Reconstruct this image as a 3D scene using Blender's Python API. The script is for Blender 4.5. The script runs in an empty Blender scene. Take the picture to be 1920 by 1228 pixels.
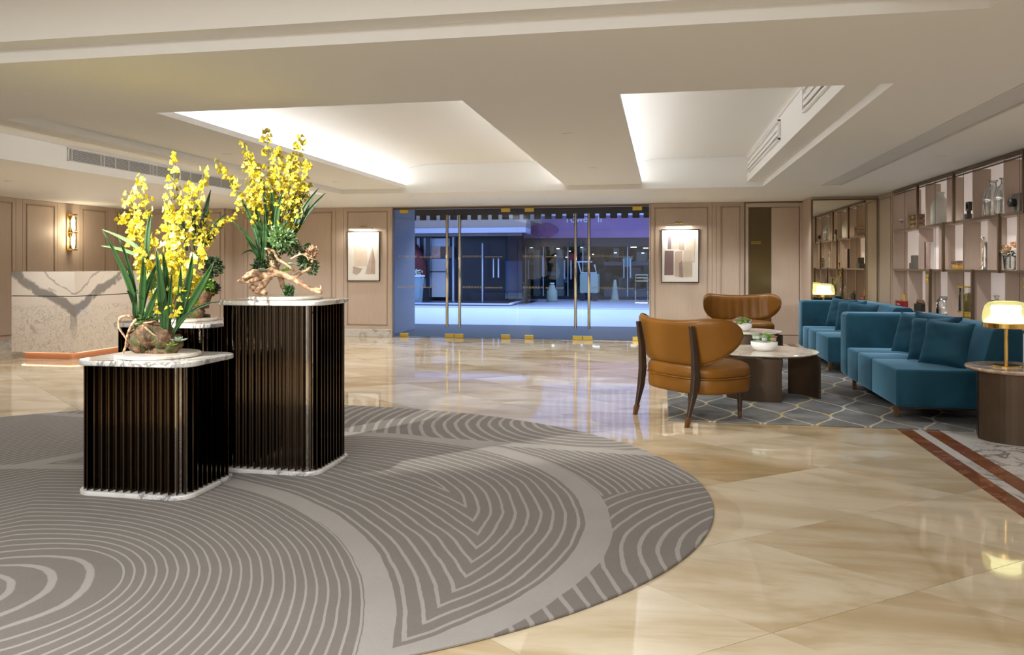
import bpy, bmesh, math, random
from mathutils import Vector, Matrix
random.seed(7)
PI = math.pi
scene = bpy.context.scene
C = scene.collection

# ------------------------------------------------------------------ camera, world, lights, exposure
A = math.atan(282 / 1480.0)
SA, CA = math.sin(A), math.cos(A)
EYE = 1.35
cam_d = bpy.data.cameras.new('camera')
cam = bpy.data.objects.new('camera', cam_d)
C.objects.link(cam)
cam.location = (0, 0, EYE)
cam.rotation_euler = (PI / 2, 0, A)
cam_d.sensor_width = 36
cam_d.lens = 1480 / 1920 * 36
cam_d.shift_y = -116 / 1920
cam_d.clip_end = 200
scene.camera = cam

world = bpy.data.worlds.new('dusk_sky')
scene.world = world
world.use_nodes = True
wb = world.node_tree.nodes['Background']
wb.inputs['Color'].default_value = (0.42, 0.58, 1.0, 1)
wb.inputs['Strength'].default_value = 0.85

vs = scene.view_settings
vs.view_transform = 'Standard'
vs.look = 'None'
vs.exposure = 0.85
vs.gamma = 1
vs.use_curve_mapping = False
scene.cycles.max_bounces = 10
scene.cycles.diffuse_bounces = 5
scene.cycles.glossy_bounces = 5
scene.cycles.transparent_max_bounces = 24
scene.cycles.sample_clamp_indirect = 6
scene.cycles.caustics_reflective = False
scene.cycles.caustics_refractive = False


def lamp(name, kind, loc, power, color=(1, 0.93, 0.84), aim=None, **kw):
    d = bpy.data.lights.new(name, kind)
    d.energy = power
    d.color = color
    for k, v in kw.items():
        setattr(d, k, v)
    o = bpy.data.objects.new(name, d)
    C.objects.link(o)
    o.location = loc
    if aim is not None:
        o.rotation_euler = (Vector(aim) - Vector(loc)).to_track_quat('-Z', 'Y').to_euler()
    return o


WARM = (0.97, 0.98, 1.0)
NEUT = (0.93, 0.97, 1.0)
# added area fill above and behind the camera, bounced off the floor
lamp('added_bounce_fill', 'AREA', (-1.6, 0.4, 2.80), 190, NEUT, shape='RECTANGLE', size=6.0, size_y=2.4)
# added downlights that even out the room light (trims are built further down)
DOWN = [(-8.4, 8.9, 80), (-8.6, 11.6, 45), (-7.4, 13.0, 60), (2.75, 8.6, 30), (2.9, 11.2, 30), (2.6, 6.2, 24),
        (-2.6, 12.7, 34), (-5.6, 12.8, 50), (0.9, 12.9, 46), (-8.2, 6.4, 60), (1.9, 13.0, 30), (2.95, 9.9, 26),
        (-0.82, 7.0, 48), (-0.82, 9.5, 60), (-4.5, 7.6, 60), (-4.5, 10.4, 70), (-3.9, 12.0, 60), (-1.7, 12.1, 60), (-0.1, 12.0, 50), (-7.2, 10.4, 60)]
for dx, dy, p in DOWN:
    if p:
        lamp('added_fill_spot', 'SPOT', (dx, dy, 2.43), p, WARM, (dx, dy, 0), spot_size=math.radians(125), spot_blend=0.7, shadow_soft_size=0.05)
# accent spots from the near tray onto the flower stands
lamp('accent_spot', 'SPOT', (-4.5, 2.3, 2.45), 520, (1, 0.95, 0.86), (-3.0, 4.4, 1.45), spot_size=math.radians(34), spot_blend=0.35, shadow_soft_size=0.03)
lamp('accent_spot', 'SPOT', (-3.7, 2.3, 2.41), 460, (1, 0.95, 0.86), (-2.45, 4.95, 1.62), spot_size=math.radians(27), spot_blend=0.35, shadow_soft_size=0.03)
lamp('accent_spot', 'SPOT', (-0.6, 2.1, 2.50), 130, (1, 0.93, 0.84), (0.4, 7.3, 0.4), spot_size=math.radians(40), spot_blend=0.6, shadow_soft_size=0.04)
lamp('added_fill_spot', 'SPOT', (-4.4, 0.2, 2.80), 160, NEUT, (-4.5, -1.5, 0.9), spot_size=math.radians(70), spot_blend=0.7, shadow_soft_size=0.08)  # added spot, brightens the rear wall mirrored in the stand cores
# added blue area fill over the street outside the doors
lamp('added_street_fill', 'AREA', (-4.0, 25.0, 6.5), 700, (0.6, 0.75, 1.0), (-4.5, 20.0, 0), shape='RECTANGLE', size=8, size_y=2)

# ------------------------------------------------------------------ mesh helpers


class MB:
    def __init__(s):
        s.v = []
        s.f = []

    def add(s, vs_, fs):
        n = len(s.v)
        s.v += [tuple(v) for v in vs_]
        s.f += [tuple(i + n for i in f) for f in fs]
        return s

    def box(s, x0, x1, y0, y1, z0, z1):
        return s.add([(x0, y0, z0), (x1, y0, z0), (x1, y1, z0), (x0, y1, z0), (x0, y0, z1), (x1, y0, z1), (x1, y1, z1), (x0, y1, z1)],
                     [(0, 3, 2, 1), (4, 5, 6, 7), (0, 1, 5, 4), (1, 2, 6, 5), (2, 3, 7, 6), (3, 0, 4, 7)])

    def prism(s, poly, z0, z1):
        n = len(poly)
        vs_ = [(p[0], p[1], z0) for p in poly] + [(p[0], p[1], z1) for p in poly]
        fs = [tuple(reversed(range(n))), tuple(range(n, 2 * n))] + [(i, (i + 1) % n, n + (i + 1) % n, n + i) for i in range(n)]
        return s.add(vs_, fs)

    def prism_y(s, poly, y0, y1):     # polygon in xz extruded along y
        n = len(poly)
        vs_ = [(p[0], y0, p[1]) for p in poly] + [(p[0], y1, p[1]) for p in poly]
        fs = [tuple(range(n)), tuple(reversed(range(n, 2 * n)))] + [((i + 1) % n, i, n + i, n + (i + 1) % n) for i in range(n)]
        return s.add(vs_, fs)

    def prism_x(s, poly, x0, x1):     # polygon in yz extruded along x
        n = len(poly)
        vs_ = [(x0, p[0], p[1]) for p in poly] + [(x1, p[0], p[1]) for p in poly]
        fs = [tuple(reversed(range(n))), tuple(range(n, 2 * n))] + [(i, (i + 1) % n, n + (i + 1) % n, n + i) for i in range(n)]
        return s.add(vs_, fs)

    def lathe(s, prof, n=24, c=(0, 0, 0)):
        m = len(prof)
        vs_ = []
        for k in range(n):
            a = 2 * PI * k / n
            for r, z in prof:
                vs_.append((c[0] + r * math.cos(a), c[1] + r * math.sin(a), c[2] + z))
        fs = []
        for k in range(n):
            k2 = (k + 1) % n
            for j in range(m - 1):
                fs.append((k * m + j, k2 * m + j, k2 * m + j + 1, k * m + j + 1))
        return s.add(vs_, fs)

    def tube(s, pts, rad, n=8, cap=True):
        pts = [Vector(p) for p in pts]
        if not hasattr(rad, '__len__'):
            rad = [rad] * len(pts)
        vs_ = []
        for i, p in enumerate(pts):
            t = (pts[min(i + 1, len(pts) - 1)] - pts[max(i - 1, 0)])
            t = t.normalized() if t.length > 1e-9 else Vector((0, 0, 1))
            up = Vector((0, 0, 1)) if abs(t.z) < 0.92 else Vector((0, 1, 0))
            a = t.cross(up).normalized()
            b = t.cross(a)
            for k in range(n):
                q = 2 * PI * k / n
                vs_.append(p + (a * math.cos(q) + b * math.sin(q)) * rad[i])
        fs = []
        for i in range(len(pts) - 1):
            for k in range(n):
                k2 = (k + 1) % n
                fs.append((i * n + k, i * n + k2, (i + 1) * n + k2, (i + 1) * n + k))
        if cap:
            fs += [tuple(reversed(range(n))), tuple(range((len(pts) - 1) * n, len(pts) * n))]
        return s.add(vs_, fs)

    def grid(s, P):                   # P[i][j] points
        m = len(P[0])
        vs_ = [p for row in P for p in row]
        fs = [(i * m + j, (i + 1) * m + j, (i + 1) * m + j + 1, i * m + j + 1) for i in range(len(P) - 1) for j in range(m - 1)]
        return s.add(vs_, fs)

    def mesh(s, name, mat=None, smooth=False):
        me = bpy.data.meshes.new(name)
        me.from_pydata(s.v, [], s.f)
        bm = bmesh.new()
        bm.from_mesh(me)
        bmesh.ops.recalc_face_normals(bm, faces=bm.faces)
        bm.to_mesh(me)
        bm.free()
        if mat:
            me.materials.append(mat)
        if smooth:
            for p in me.polygons:
                p.use_smooth = True
        return me


def link(name, me, parent=None, loc=(0, 0, 0), rot=(0, 0, 0)):
    o = bpy.data.objects.new(name, me)
    C.objects.link(o)
    o.location = loc
    o.rotation_euler = rot
    if parent:
        o.parent = parent
    return o


def obj(name, mb, mat, parent=None, smooth=False, bevel=0, seg=2, loc=(0, 0, 0), rot=(0, 0, 0), solid=0, sub=0, label=None):
    o = link(name, mb.mesh(name, mat, smooth), parent, loc, rot)
    if solid:
        m = o.modifiers.new('solid', 'SOLIDIFY')
        m.thickness = solid
        m.offset = 0
    if bevel:
        m = o.modifiers.new('bevel', 'BEVEL')
        m.width = bevel
        m.segments = seg
        m.limit_method = 'ANGLE'
        m.angle_limit = math.radians(35)
        if seg > 1:
            m.harden_normals = False
    if sub:
        m = o.modifiers.new('sub', 'SUBSURF')
        m.levels = m.render_levels = sub
    if label:
        o['label'] = label
    return o


def auto_smooth(o, ang=40):
    for p in o.data.polygons:
        p.use_smooth = True
    try:
        o.data.set_sharp_from_angle(angle=math.radians(ang))
    except Exception:
        pass


def thing(name, label, cat, loc=(0, 0, 0), rz=0, group=None):
    o = bpy.data.objects.new(name, None)
    C.objects.link(o)
    o.empty_display_size = 0.1
    o.location = loc
    o.rotation_euler = (0, 0, rz)
    tag(o, label, cat, group)
    return o


def tag(o, label, cat, group=None):
    o['label'] = label
    o['category'] = cat
    if group:
        o['group'] = group
    return o


def struct(o):
    o['kind'] = 'structure'
    return o


def copy_tree(o, parent=None):
    kids = [k for k in o.children]
    c = o.copy()
    C.objects.link(c)
    if parent:
        c.parent = parent
    for k in kids:
        copy_tree(k, c)
    return c


def rrect(x0, x1, y0, y1, r, n=6):
    P = []
    for cx, cy, a0 in ((x1 - r, y1 - r, 0), (x0 + r, y1 - r, 90), (x0 + r, y0 + r, 180), (x1 - r, y0 + r, 270)):
        for k in range(n + 1):
            a = math.radians(a0 + 90 * k / n)
            P.append((cx + r * math.cos(a), cy + r * math.sin(a)))
    return P


def wallx(px, Y):     # plan position seen in photo column px on the plane at depth Y
    t = (px - 960) / 1480
    return Y * (-SA + t * CA) / (CA + t * SA)


def wally(px, X):
    t = (px - 960) / 1480
    return X * (CA + t * SA) / (-SA + t * CA)


def hz(px, py, Y):
    t = (px - 960) / 1480
    return EYE + (498 - py) * (Y / (CA + t * SA)) / 1480


# ------------------------------------------------------------------ material helpers


class V:
    def __init__(s, g, sock):
        s.g = g
        s.s = sock

    def _m(s, op, *o, clamp=False):
        return s.g.math(op, s, *o, clamp=clamp)

    def __add__(s, o): return s._m('ADD', o)
    __radd__ = __add__
    def __sub__(s, o): return s._m('SUBTRACT', o)
    def __rsub__(s, o): return s.g.math('SUBTRACT', o, s)
    def __mul__(s, o): return s._m('MULTIPLY', o)
    __rmul__ = __mul__
    def __truediv__(s, o): return s._m('DIVIDE', o)
    def abs(s): return s._m('ABSOLUTE')
    def lt(s, o): return s._m('LESS_THAN', o)
    def gt(s, o): return s._m('GREATER_THAN', o)
    def min(s, o): return s._m('MINIMUM', o)
    def max(s, o): return s._m('MAXIMUM', o)
    def frac(s): return s._m('FRACT')
    def sin(s): return s._m('SINE')
    def sqrt(s): return s._m('SQRT')
    def clamp(s): return s.g.math('ADD', s, 0.0, clamp=True)

    def step(s, a, b):   # smooth ramp a..b
        n = s.g.nt.nodes.new('ShaderNodeMapRange')
        n.interpolation_type = 'SMOOTHSTEP'
        s.g.nt.links.new(s.s, n.inputs[0])
        n.inputs[1].default_value = a
        n.inputs[2].default_value = b
        return V(s.g, n.outputs[0])


class G:
    def __init__(s, name):
        s.m = bpy.data.materials.new(name)
        s.m.use_nodes = True
        s.nt = s.m.node_tree
        s.b = s.nt.nodes['Principled BSDF']

    def math(s, op, *a, clamp=False):
        n = s.nt.nodes.new('ShaderNodeMath')
        n.operation = op
        n.use_clamp = clamp
        for i, x in enumerate(a):
            if isinstance(x, V):
                s.nt.links.new(x.s, n.inputs[i])
            else:
                n.inputs[i].default_value = float(x)
        return V(s, n.outputs[0])

    def coord(s, kind='Object', scale=(1, 1, 1), rot=(0, 0, 0), loc=(0, 0, 0)):
        if kind == 'World':
            n = s.nt.nodes.new('ShaderNodeNewGeometry')
            o = n.outputs['Position']
        else:
            n = s.nt.nodes.new('ShaderNodeTexCoord')
            o = n.outputs[kind]
        m = s.nt.nodes.new('ShaderNodeMapping')
        m.inputs['Scale'].default_value = scale
        m.inputs['Rotation'].default_value = rot
        m.inputs['Location'].default_value = loc
        s.nt.links.new(o, m.inputs[0])
        return m.outputs[0]

    def xyz(s, co):
        n = s.nt.nodes.new('ShaderNodeSeparateXYZ')
        s.nt.links.new(co, n.inputs[0])
        return V(s, n.outputs[0]), V(s, n.outputs[1]), V(s, n.outputs[2])

    def noise(s, co, scale=5, detail=3, dist=0, rough=0.5):
        n = s.nt.nodes.new('ShaderNodeTexNoise')
        n.inputs['Scale'].default_value = scale
        n.inputs['Detail'].default_value = detail
        n.inputs['Distortion'].default_value = dist
        n.inputs['Roughness'].default_value = rough
        s.nt.links.new(co, n.inputs['Vector'])
        return V(s, n.outputs[0])

    def rnd(s):
        n = s.nt.nodes.new('ShaderNodeObjectInfo')
        return V(s, n.outputs['Random'])

    def mix(s, f, a, b):
        n = s.nt.nodes.new('ShaderNodeMix')
        n.data_type = 'RGBA'
        if isinstance(f, V):
            s.nt.links.new(f.s, n.inputs[0])
        else:
            n.inputs[0].default_value = f
        for i, x in ((6, a), (7, b)):
            if isinstance(x, (tuple, list)):
                n.inputs[i].default_value = (*x[:3], 1)
            else:
                s.nt.links.new(x, n.inputs[i])
        return n.outputs[2]

    def base(s, col):
        if isinstance(col, (tuple, list)):
            s.b.inputs['Base Color'].default_value = (*col[:3], 1)
        else:
            s.nt.links.new(col, s.b.inputs['Base Color'])
        return s

    def set(s, **k):
        names = dict(rough='Roughness', metal='Metallic', ior='IOR', sheen='Sheen Weight', trans='Transmission Weight', coat='Coat Weight', spec='Specular IOR Level',
                     srough='Sheen Roughness', crough='Coat Roughness')
        for a, b in k.items():
            if isinstance(b, V):
                s.nt.links.new(b.s, s.b.inputs[names[a]])
            else:
                s.b.inputs[names[a]].default_value = b
        return s

    def bump(s, h, strength=0.2, dist=0.01):
        n = s.nt.nodes.new('ShaderNodeBump')
        n.inputs['Strength'].default_value = strength
        n.inputs['Distance'].default_value = dist
        s.nt.links.new(h.s, n.inputs['Height'])
        s.nt.links.new(n.outputs[0], s.b.inputs['Normal'])
        return s


def lin(r, g, b):
    def f(c):
        c /= 255
        return c / 12.92 if c <= 0.04045 else ((c + 0.055) / 1.055) ** 2.4
    return (f(r), f(g), f(b))


def plain(name, col, rough=0.5, metal=0, var=0.06, scale=30, bump=0.0, **k):
    g = G(name)
    co = g.coord('Object')
    n = g.noise(co, scale, 3)
    a = tuple(max(0, c * (1 - var)) for c in col)
    b = tuple(min(1, c * (1 + var)) for c in col)
    g.base(g.mix(n, a, b)).set(rough=rough, metal=metal, **k)
    if bump:
        g.bump(n, bump, 0.004)
    return g.m


def emit(name, col, strength):
    m = bpy.data.materials.new(name)
    m.use_nodes = True
    nt = m.node_tree
    nt.nodes.clear()
    e = nt.nodes.new('ShaderNodeEmission')
    e.inputs[0].default_value = (*col, 1)
    e.inputs[1].default_value = strength
    o = nt.nodes.new('ShaderNodeOutputMaterial')
    nt.links.new(e.outputs[0], o.inputs[0])
    return m


def clear_glass(name, tint, refl=1.0, rough=0.0, op=0.0):
    m = bpy.data.materials.new(name)
    m.use_nodes = True
    nt = m.node_tree
    nt.nodes.clear()
    o = nt.nodes.new('ShaderNodeOutputMaterial')
    t = nt.nodes.new('ShaderNodeBsdfTransparent')
    t.inputs[0].default_value = (*tint, 1)
    gl = nt.nodes.new('ShaderNodeBsdfGlossy')
    gl.inputs['Roughness'].default_value = rough
    fr = nt.nodes.new('ShaderNodeFresnel')
    fr.inputs[0].default_value = 1.45
    mu = nt.nodes.new('ShaderNodeMath')
    mu.operation = 'MULTIPLY_ADD'
    mu.inputs[1].default_value = refl
    mu.inputs[2].default_value = op
    mx = nt.nodes.new('ShaderNodeMixShader')
    nt.links.new(fr.outputs[0], mu.inputs[0])
    nt.links.new(mu.outputs[0], mx.inputs[0])
    nt.links.new(t.outputs[0], mx.inputs[1])
    nt.links.new(gl.outputs[0], mx.inputs[2])
    nt.links.new(mx.outputs[0], o.inputs[0])
    return m


# ---- materials
M = {}
M['ceiling'] = plain('ceiling_paint', (0.80, 0.80, 0.79), 0.7, var=0.01)
g = G('oak_veneer')
co = g.coord('Object', (14, 14, 0.9))
n1 = g.noise(co, 4, 4, 0.6)
n2 = g.noise(g.coord('Object', (60, 60, 2)), 3, 2)
r = g.rnd()
g.base(g.mix((n1 * 0.6 + n2 * 0.25 + r * 0.25 - 0.1).clamp(), (0.42, 0.33, 0.265), (0.60, 0.495, 0.41))).set(rough=0.42)
M['oak'] = g.m
M['moulding'] = plain('oak_moulding', (0.36, 0.27, 0.20), 0.4, var=0.1)


def marble(name, white, vein, scale=2.2, w=0.035, rough=0.12, cl=0.10, coord='Object'):
    g = G(name)
    co = g.coord(coord)
    a = g.noise(co, scale, 6, 1.2, 0.6)
    b = g.noise(co, scale * 2.7, 5, 1.5, 0.6)
    c = g.noise(co, scale * 0.8, 3, 0.5)
    v1 = (a - 0.5).abs().step(w, 0.0)
    v2 = (b - 0.5).abs().step(w * 0.6, 0.0) * 0.5
    mask = c.step(0.42, 0.62)
    g.base(g.mix(((v1 + v2) * mask + c * cl).clamp(), white, vein)).set(rough=rough)
    return g.m


M['marble_white'] = marble('white_veined_marble', (0.80, 0.78, 0.75), (0.28, 0.28, 0.29), 4.0, 0.05)
M['marble_base'] = marble('baseboard_marble', (0.62, 0.60, 0.56), (0.34, 0.35, 0.34), 5.0, 0.06, 0.2)
M['marble_floor_white'] = marble('white_floor_marble', (0.66, 0.64, 0.60), (0.22, 0.20, 0.18), 1.6, 0.03, 0.07)
M['marble_table'] = marble('beige_table_marble', (0.82, 0.76, 0.66), (0.52, 0.45, 0.36), 6.0, 0.06, 0.15)
M['marble_brown'] = marble('brown_table_marble', (0.42, 0.30, 0.20), (0.66, 0.52, 0.40), 9.0, 0.09, 0.1)
M['marble_disc'] = marble('cream_disc_marble', (0.74, 0.69, 0.62), (0.55, 0.47, 0.40), 5.0, 0.06, 0.15)
M['marble_red'] = marble('red_brown_marble', (0.19, 0.065, 0.028), (0.32, 0.14, 0.07), 9.0, 0.08, 0.06)

# floor tiles: cream polished marble, each tile with its own tone and drift
g = G('cream_floor_marble')
r = g.rnd()
cx = g.nt.nodes.new('ShaderNodeCombineXYZ')
for i in range(3):
    g.nt.links.new((r * (37 + 11 * i)).s, cx.inputs[i])
va = g.nt.nodes.new('ShaderNodeVectorMath')
g.nt.links.new(g.coord('World', (0.55, 1.5, 1), (0, 0, 0.35)), va.inputs[0])
g.nt.links.new(cx.outputs[0], va.inputs[1])
n1 = g.noise(va.outputs[0], 1.3, 5, 1.4, 0.55)
n2 = g.noise(va.outputs[0], 5.0, 6, 1.0, 0.6)
f = (n1.step(0.34, 0.68) * 0.62 + n2 * 0.26 + (r - 0.5) * 0.55).clamp()
c0 = g.mix(f, (0.71, 0.615, 0.46), (0.42, 0.30, 0.15))
g.base(c0).set(rough=0.035, ior=1.55, spec=0.6)
M['floor_tile'] = g.m
M['grout'] = plain('tile_grout', (0.42, 0.33, 0.22), 0.6)

# round rug
g = G('round_rug_pile')
X, Y, Z = g.xyz(g.coord('World'))
wob = (g.noise(g.coord('World'), 2.2, 2) - 0.5) * 0.05 + (g.noise(g.coord('World'), 9, 2) - 0.5) * 0.014


def dist(g, X, Y, cx_, cy_):
    dx = X - cx_
    dy = Y - cy_
    return (dx * dx + dy * dy).sqrt()


dA = dist(g, X, Y, -3.53, 2.01) + wob
dL = dist(g, X, Y, -1.80, 3.28) + wob
dB = dist(g, X, Y, -2.30, 3.95) + wob
dC = dist(g, X, Y, 1.05, 3.75) + wob
dE = dist(g, X, Y, -0.55, 6.70) + wob


def lines(fld, period, w):
    q = ((fld / period).frac() - 0.5).abs()
    return q.step(w, w * 0.62)


inA = dA.lt(2.56)
bandA = dA.lt(2.68)


def ecc(X, Y):
    # nested eccentric rounds: the centre drifts while the radius grows
    qx, qy = X + 2.507, Y - 2.944
    v2 = 0.414 ** 2 + 0.368 ** 2
    qv = qx * -0.414 + qy * -0.368
    return ((qv * qv + (qx * qx + qy * qy) * (1 - v2)).sqrt() - qv) / (1 - v2)


sd_ = (X + 2.95) * 0.818 + (Y - 3.10) * 0.575
rA = ecc(X, Y).max(ecc(X - sd_ * 1.636, Y - sd_ * 1.15)) + wob
lA = lines(rA, 0.095, 0.14)
fB = (dA - 2.68).min(1.91 - dB)
inB = dB.lt(1.91)
bandB = dB.lt(2.05)
lB = lines(fB, 0.068, 0.15)
lC = lines(dC, 0.085, 0.15)
lD = lines(dB, 0.055, 0.2)
lE = lines(dE, 0.095, 0.2)
topb = (Y + (X + 1.2) * 0.10)
selE = topb.gt(5.86)
selBand = topb.gt(5.74)
# region C is right of a sloping seam
selC = (Y - (X * 0.75 + 4.86)).lt(0.0) * X.gt(-0.62)
col = lD + (lC - lD) * selC
col = col + (1.0 - col) * selBand * (1.0 - selC)
col = col + (lE - col) * selE
col = col + (1.0 - col) * bandB
col = col + (lB - col) * inB
col = col + (1.0 - col) * bandA
col = col + (lA - col) * inA
pile = g.noise(g.coord('World'), 260, 2)
pile2 = g.noise(g.coord('World'), 3, 3)
colr = g.mix((col * 0.85 + pile * 0.5 - 0.25 + (pile2 - 0.5) * 0.35).clamp(), (0.165, 0.145, 0.128), (0.34, 0.315, 0.29))
g.base(colr).set(rough=0.95, sheen=0.15, spec=0.1)
g.bump(pile + col * 0.6, 0.5, 0.004)
M['rug_round'] = g.m

# seating rug: blue grey with a curved lattice of pale gold lines
g = G('lattice_rug_pile')
X, Y, Z = g.xyz(g.coord('World'))
wob = (g.noise(g.coord('World'), 3, 2) - 0.5) * 0.06
LP, LL = 0.42, 0.98
xm = (((X + wob * 0.3) / LP + 0.5).frac() - 0.5).abs() * LP
sw = (1.0 - ((Y - 0.05) * (2 * PI / LL) + PI / 2).sin()) * (LP / 4)
ln = (xm - sw).abs().step(0.017, 0.008)
n1 = g.noise(g.coord('World'), 2.6, 4)
pile = g.noise(g.coord('World'), 220, 2)
gold = g.mix(g.noise(g.coord('World'), 5, 2).step(0.4, 0.6), (0.50, 0.40, 0.17), (0.46, 0.45, 0.42))
bg = g.mix((n1.step(0.35, 0.7) * 0.8 + pile * 0.2).clamp(), (0.11, 0.115, 0.118), (0.22, 0.22, 0.215))
g.base(g.mix((ln * (pile * 0.5 + 0.6)).clamp(), bg, gold)).set(rough=0.9, spec=0.1)
g.bump(pile + ln * 0.8, 0.4, 0.003)
M['rug_lattice'] = g.m


def velvet(name, col, sh=0.6):
    g = G(name)
    n = g.noise(g.coord('Object'), 2.5, 4, 0.5)
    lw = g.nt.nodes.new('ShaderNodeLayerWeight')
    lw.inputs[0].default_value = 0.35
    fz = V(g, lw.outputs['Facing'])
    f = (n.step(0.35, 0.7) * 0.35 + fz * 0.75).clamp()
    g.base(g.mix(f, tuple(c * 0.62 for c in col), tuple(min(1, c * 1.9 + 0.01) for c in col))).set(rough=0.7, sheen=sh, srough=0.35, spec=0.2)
    g.b.inputs['Sheen Tint'].default_value = (0.35, 0.65, 0.95, 1)
    return g.m


M['teal'] = velvet('teal_velvet', (0.006, 0.056, 0.095))
M['leather'] = plain('tan_leather', (0.165, 0.066, 0.006), 0.42, var=0.12, scale=9, bump=0.03, spec=0.3)
M['dark_wood'] = plain('dark_stained_wood', (0.035, 0.020, 0.013), 0.32, var=0.3, scale=12)
M['foot_brass'] = plain('bronze_foot', (0.20, 0.10, 0.045), 0.35, metal=0.7)
M['bronze'] = plain('patinated_bronze', (0.115, 0.080, 0.055), 0.42, metal=0.75, var=0.3, scale=4)
M['slat'] = plain('dark_bronze_slat', (0.13, 0.095, 0.065), 0.10, metal=1.0, var=0.10)
M['core'] = plain('black_mirror', (0.42, 0.38, 0.34), 0.02, metal=1.0, var=0.02)
M['shelf_metal'] = plain('shelf_bronze', (0.16, 0.115, 0.075), 0.38, metal=0.7, var=0.1)
M['brass'] = plain('polished_brass', (0.78, 0.52, 0.16), 0.18, metal=1.0, var=0.05)
M['brass_satin'] = plain('satin_brass', (0.70, 0.50, 0.10), 0.4, metal=0.9, var=0.05)
M['copper'] = plain('copper_plinth', (0.66, 0.33, 0.19), 0.35, metal=0.4, var=0.05)
M['steel'] = plain('brushed_steel', (0.74, 0.68, 0.56), 0.14, metal=1.0, var=0.05)
M['mirror'] = plain('bronze_mirror', (0.80, 0.72, 0.56), 0.01, metal=1.0, var=0.0)
M['white_paint'] = plain('white_enamel', (0.8, 0.8, 0.8), 0.4)
M['vent'] = plain('vent_grey', (0.62, 0.62, 0.62), 0.5)
M['vent_dark'] = plain('vent_shadow', (0.09, 0.09, 0.09), 0.8)
M['film'] = plain('gold_film_letters', (0.42, 0.36, 0.24), 0.5)
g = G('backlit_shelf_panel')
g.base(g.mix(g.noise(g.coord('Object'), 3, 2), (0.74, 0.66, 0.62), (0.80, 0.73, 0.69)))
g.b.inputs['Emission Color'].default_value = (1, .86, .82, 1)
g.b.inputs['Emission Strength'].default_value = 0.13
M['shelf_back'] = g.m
M['led'] = emit('led_strip', (1, 0.86, 0.82), 1.3)
M['cove'] = emit('cove_led', (1, 0.985, 0.97), 17.0)
M['glass_door'] = clear_glass('door_glass', (0.90, 0.95, 1.0), 0.9)
M['glass_clear'] = clear_glass('clear_glass', (0.93, 0.96, 0.95), 2.0, 0.02, 0.05)
M['black'] = plain('black_lacquer', (0.02, 0.02, 0.02), 0.4)
M['paper'] = plain('picture_mount', (0.78, 0.77, 0.74), 0.8, var=0.02)
M['olive_glass'] = plain('olive_back_painted_glass', (0.105, 0.075, 0.030), 0.12, var=0.05)

g = G('desk_marble')
X, Y, Z = g.xyz(g.coord('World'))
co = g.coord('World')
u = (X * -1.0 - 8.25) + (Y - 9.9)
u = u.max(0.0)
n = (g.noise(co, 1.6, 5, 0.8) - 0.5)
n2 = (g.noise(co, 7, 5, 1.0, 0.65) - 0.5)
d = (Z - (0.72 + u * 0.52) + n * 0.30 + n2 * 0.10).abs()
holes = g.noise(co, 3.2, 3, 0.6).step(0.30, 0.42)
v = d.step(0.10, 0.055) * holes
d2 = (Z - (0.95 + u * 0.62) + n * 0.30 + n2 * 0.08).abs().step(0.02, 0.005) * 0.7
drip = (u + n2 * 0.1).lt(0.06) * Z.step(0.25, 0.6) * Z.lt(0.75) * 0.6
thin = (g.noise(co, 6.5, 6, 1.6, 0.6) - 0.5).abs().step(0.022, 0.0) * Z.lt(0.78) * 0.75
cl = g.noise(co, 2.2, 4, 0.8).step(0.66, 0.72) * 0.6
g.base(g.mix((v + d2 + drip + thin + cl).clamp(), (0.66, 0.585, 0.50), (0.25, 0.225, 0.20))).set(rough=0.10)
M['desk'] = g.m

# ------------------------------------------------------------------ structure
H = 2.455          # main ceiling
HT = 2.525         # shallow tray
BY = 14.23         # back wall
LX = -10.4         # left wall
RX = 3.72          # right wall behind the shelving
FY = -1.5          # wall behind the photographer

floor = struct(obj('floor', MB().box(LX - .2, RX + .2, FY - .2, BY + .12, -0.10, -0.004), M['grout']))


def clip(poly, ax, val, keep_less):
    out = []
    for i in range(len(poly)):
        p, q = poly[i], poly[(i + 1) % len(poly)]
        a = (p[ax] <= val) if keep_less else (p[ax] >= val)
        b = (q[ax] <= val) if keep_less else (q[ax] >= val)
        if a:
            out.append(p)
        if a != b:
            t = (val - p[ax]) / (q[ax] - p[ax])
            out.append((p[0] + t * (q[0] - p[0]), p[1] + t * (q[1] - p[1])))
    return out


def tiles(origin, side, angA, angB, x0, x1, y0, y1, mat, name='tile', gap=0.0012, test=None):
    ua = (math.cos(angA), math.sin(angA))
    ub = (-math.cos(angB), math.sin(angB))
    n = 0
    for i in range(-22, 23):
        for j in range(-22, 23):
            P = []
            for a, b in ((gap, gap), (side - gap, gap), (side - gap, side - gap), (gap, side - gap)):
                a += i * side
                b += j * side
                P.append((origin[0] + a * ua[0] + b * ub[0], origin[1] + a * ua[1] + b * ub[1]))
            for ax, v, k in ((0, x0, False), (0, x1, True), (1, y0, False), (1, y1, True)):
                if len(P) > 2:
                    P = clip(P, ax, v, k)
            if len(P) < 3:
                continue
            cx_ = sum(p[0] for p in P) / len(P)
            cy_ = sum(p[1] for p in P) / len(P)
            if test and not test(cx_, cy_):
                continue
            obj(name, MB().prism(P, -0.006, 0.0), mat, floor)
            n += 1
    return n


def tile_vis(x, y):
    d = -x * SA + y * CA
    if d < 1.2:
        return False
    px = 960 + 1480 * (x * CA + y * SA) / d
    if px < -250 or px > 2250:
        return False
    if ((x + 3.01) / 3.29) ** 2 + ((y - 4.555) / 2.58) ** 2 < 0.5:
        return False
    return True


A38 = math.radians(38)
n_t = tiles((0.393, 3.027), 0.83, A38, A38, LX, 1.90, 0.6, BY, M['floor_tile'], test=tile_vis)
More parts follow.
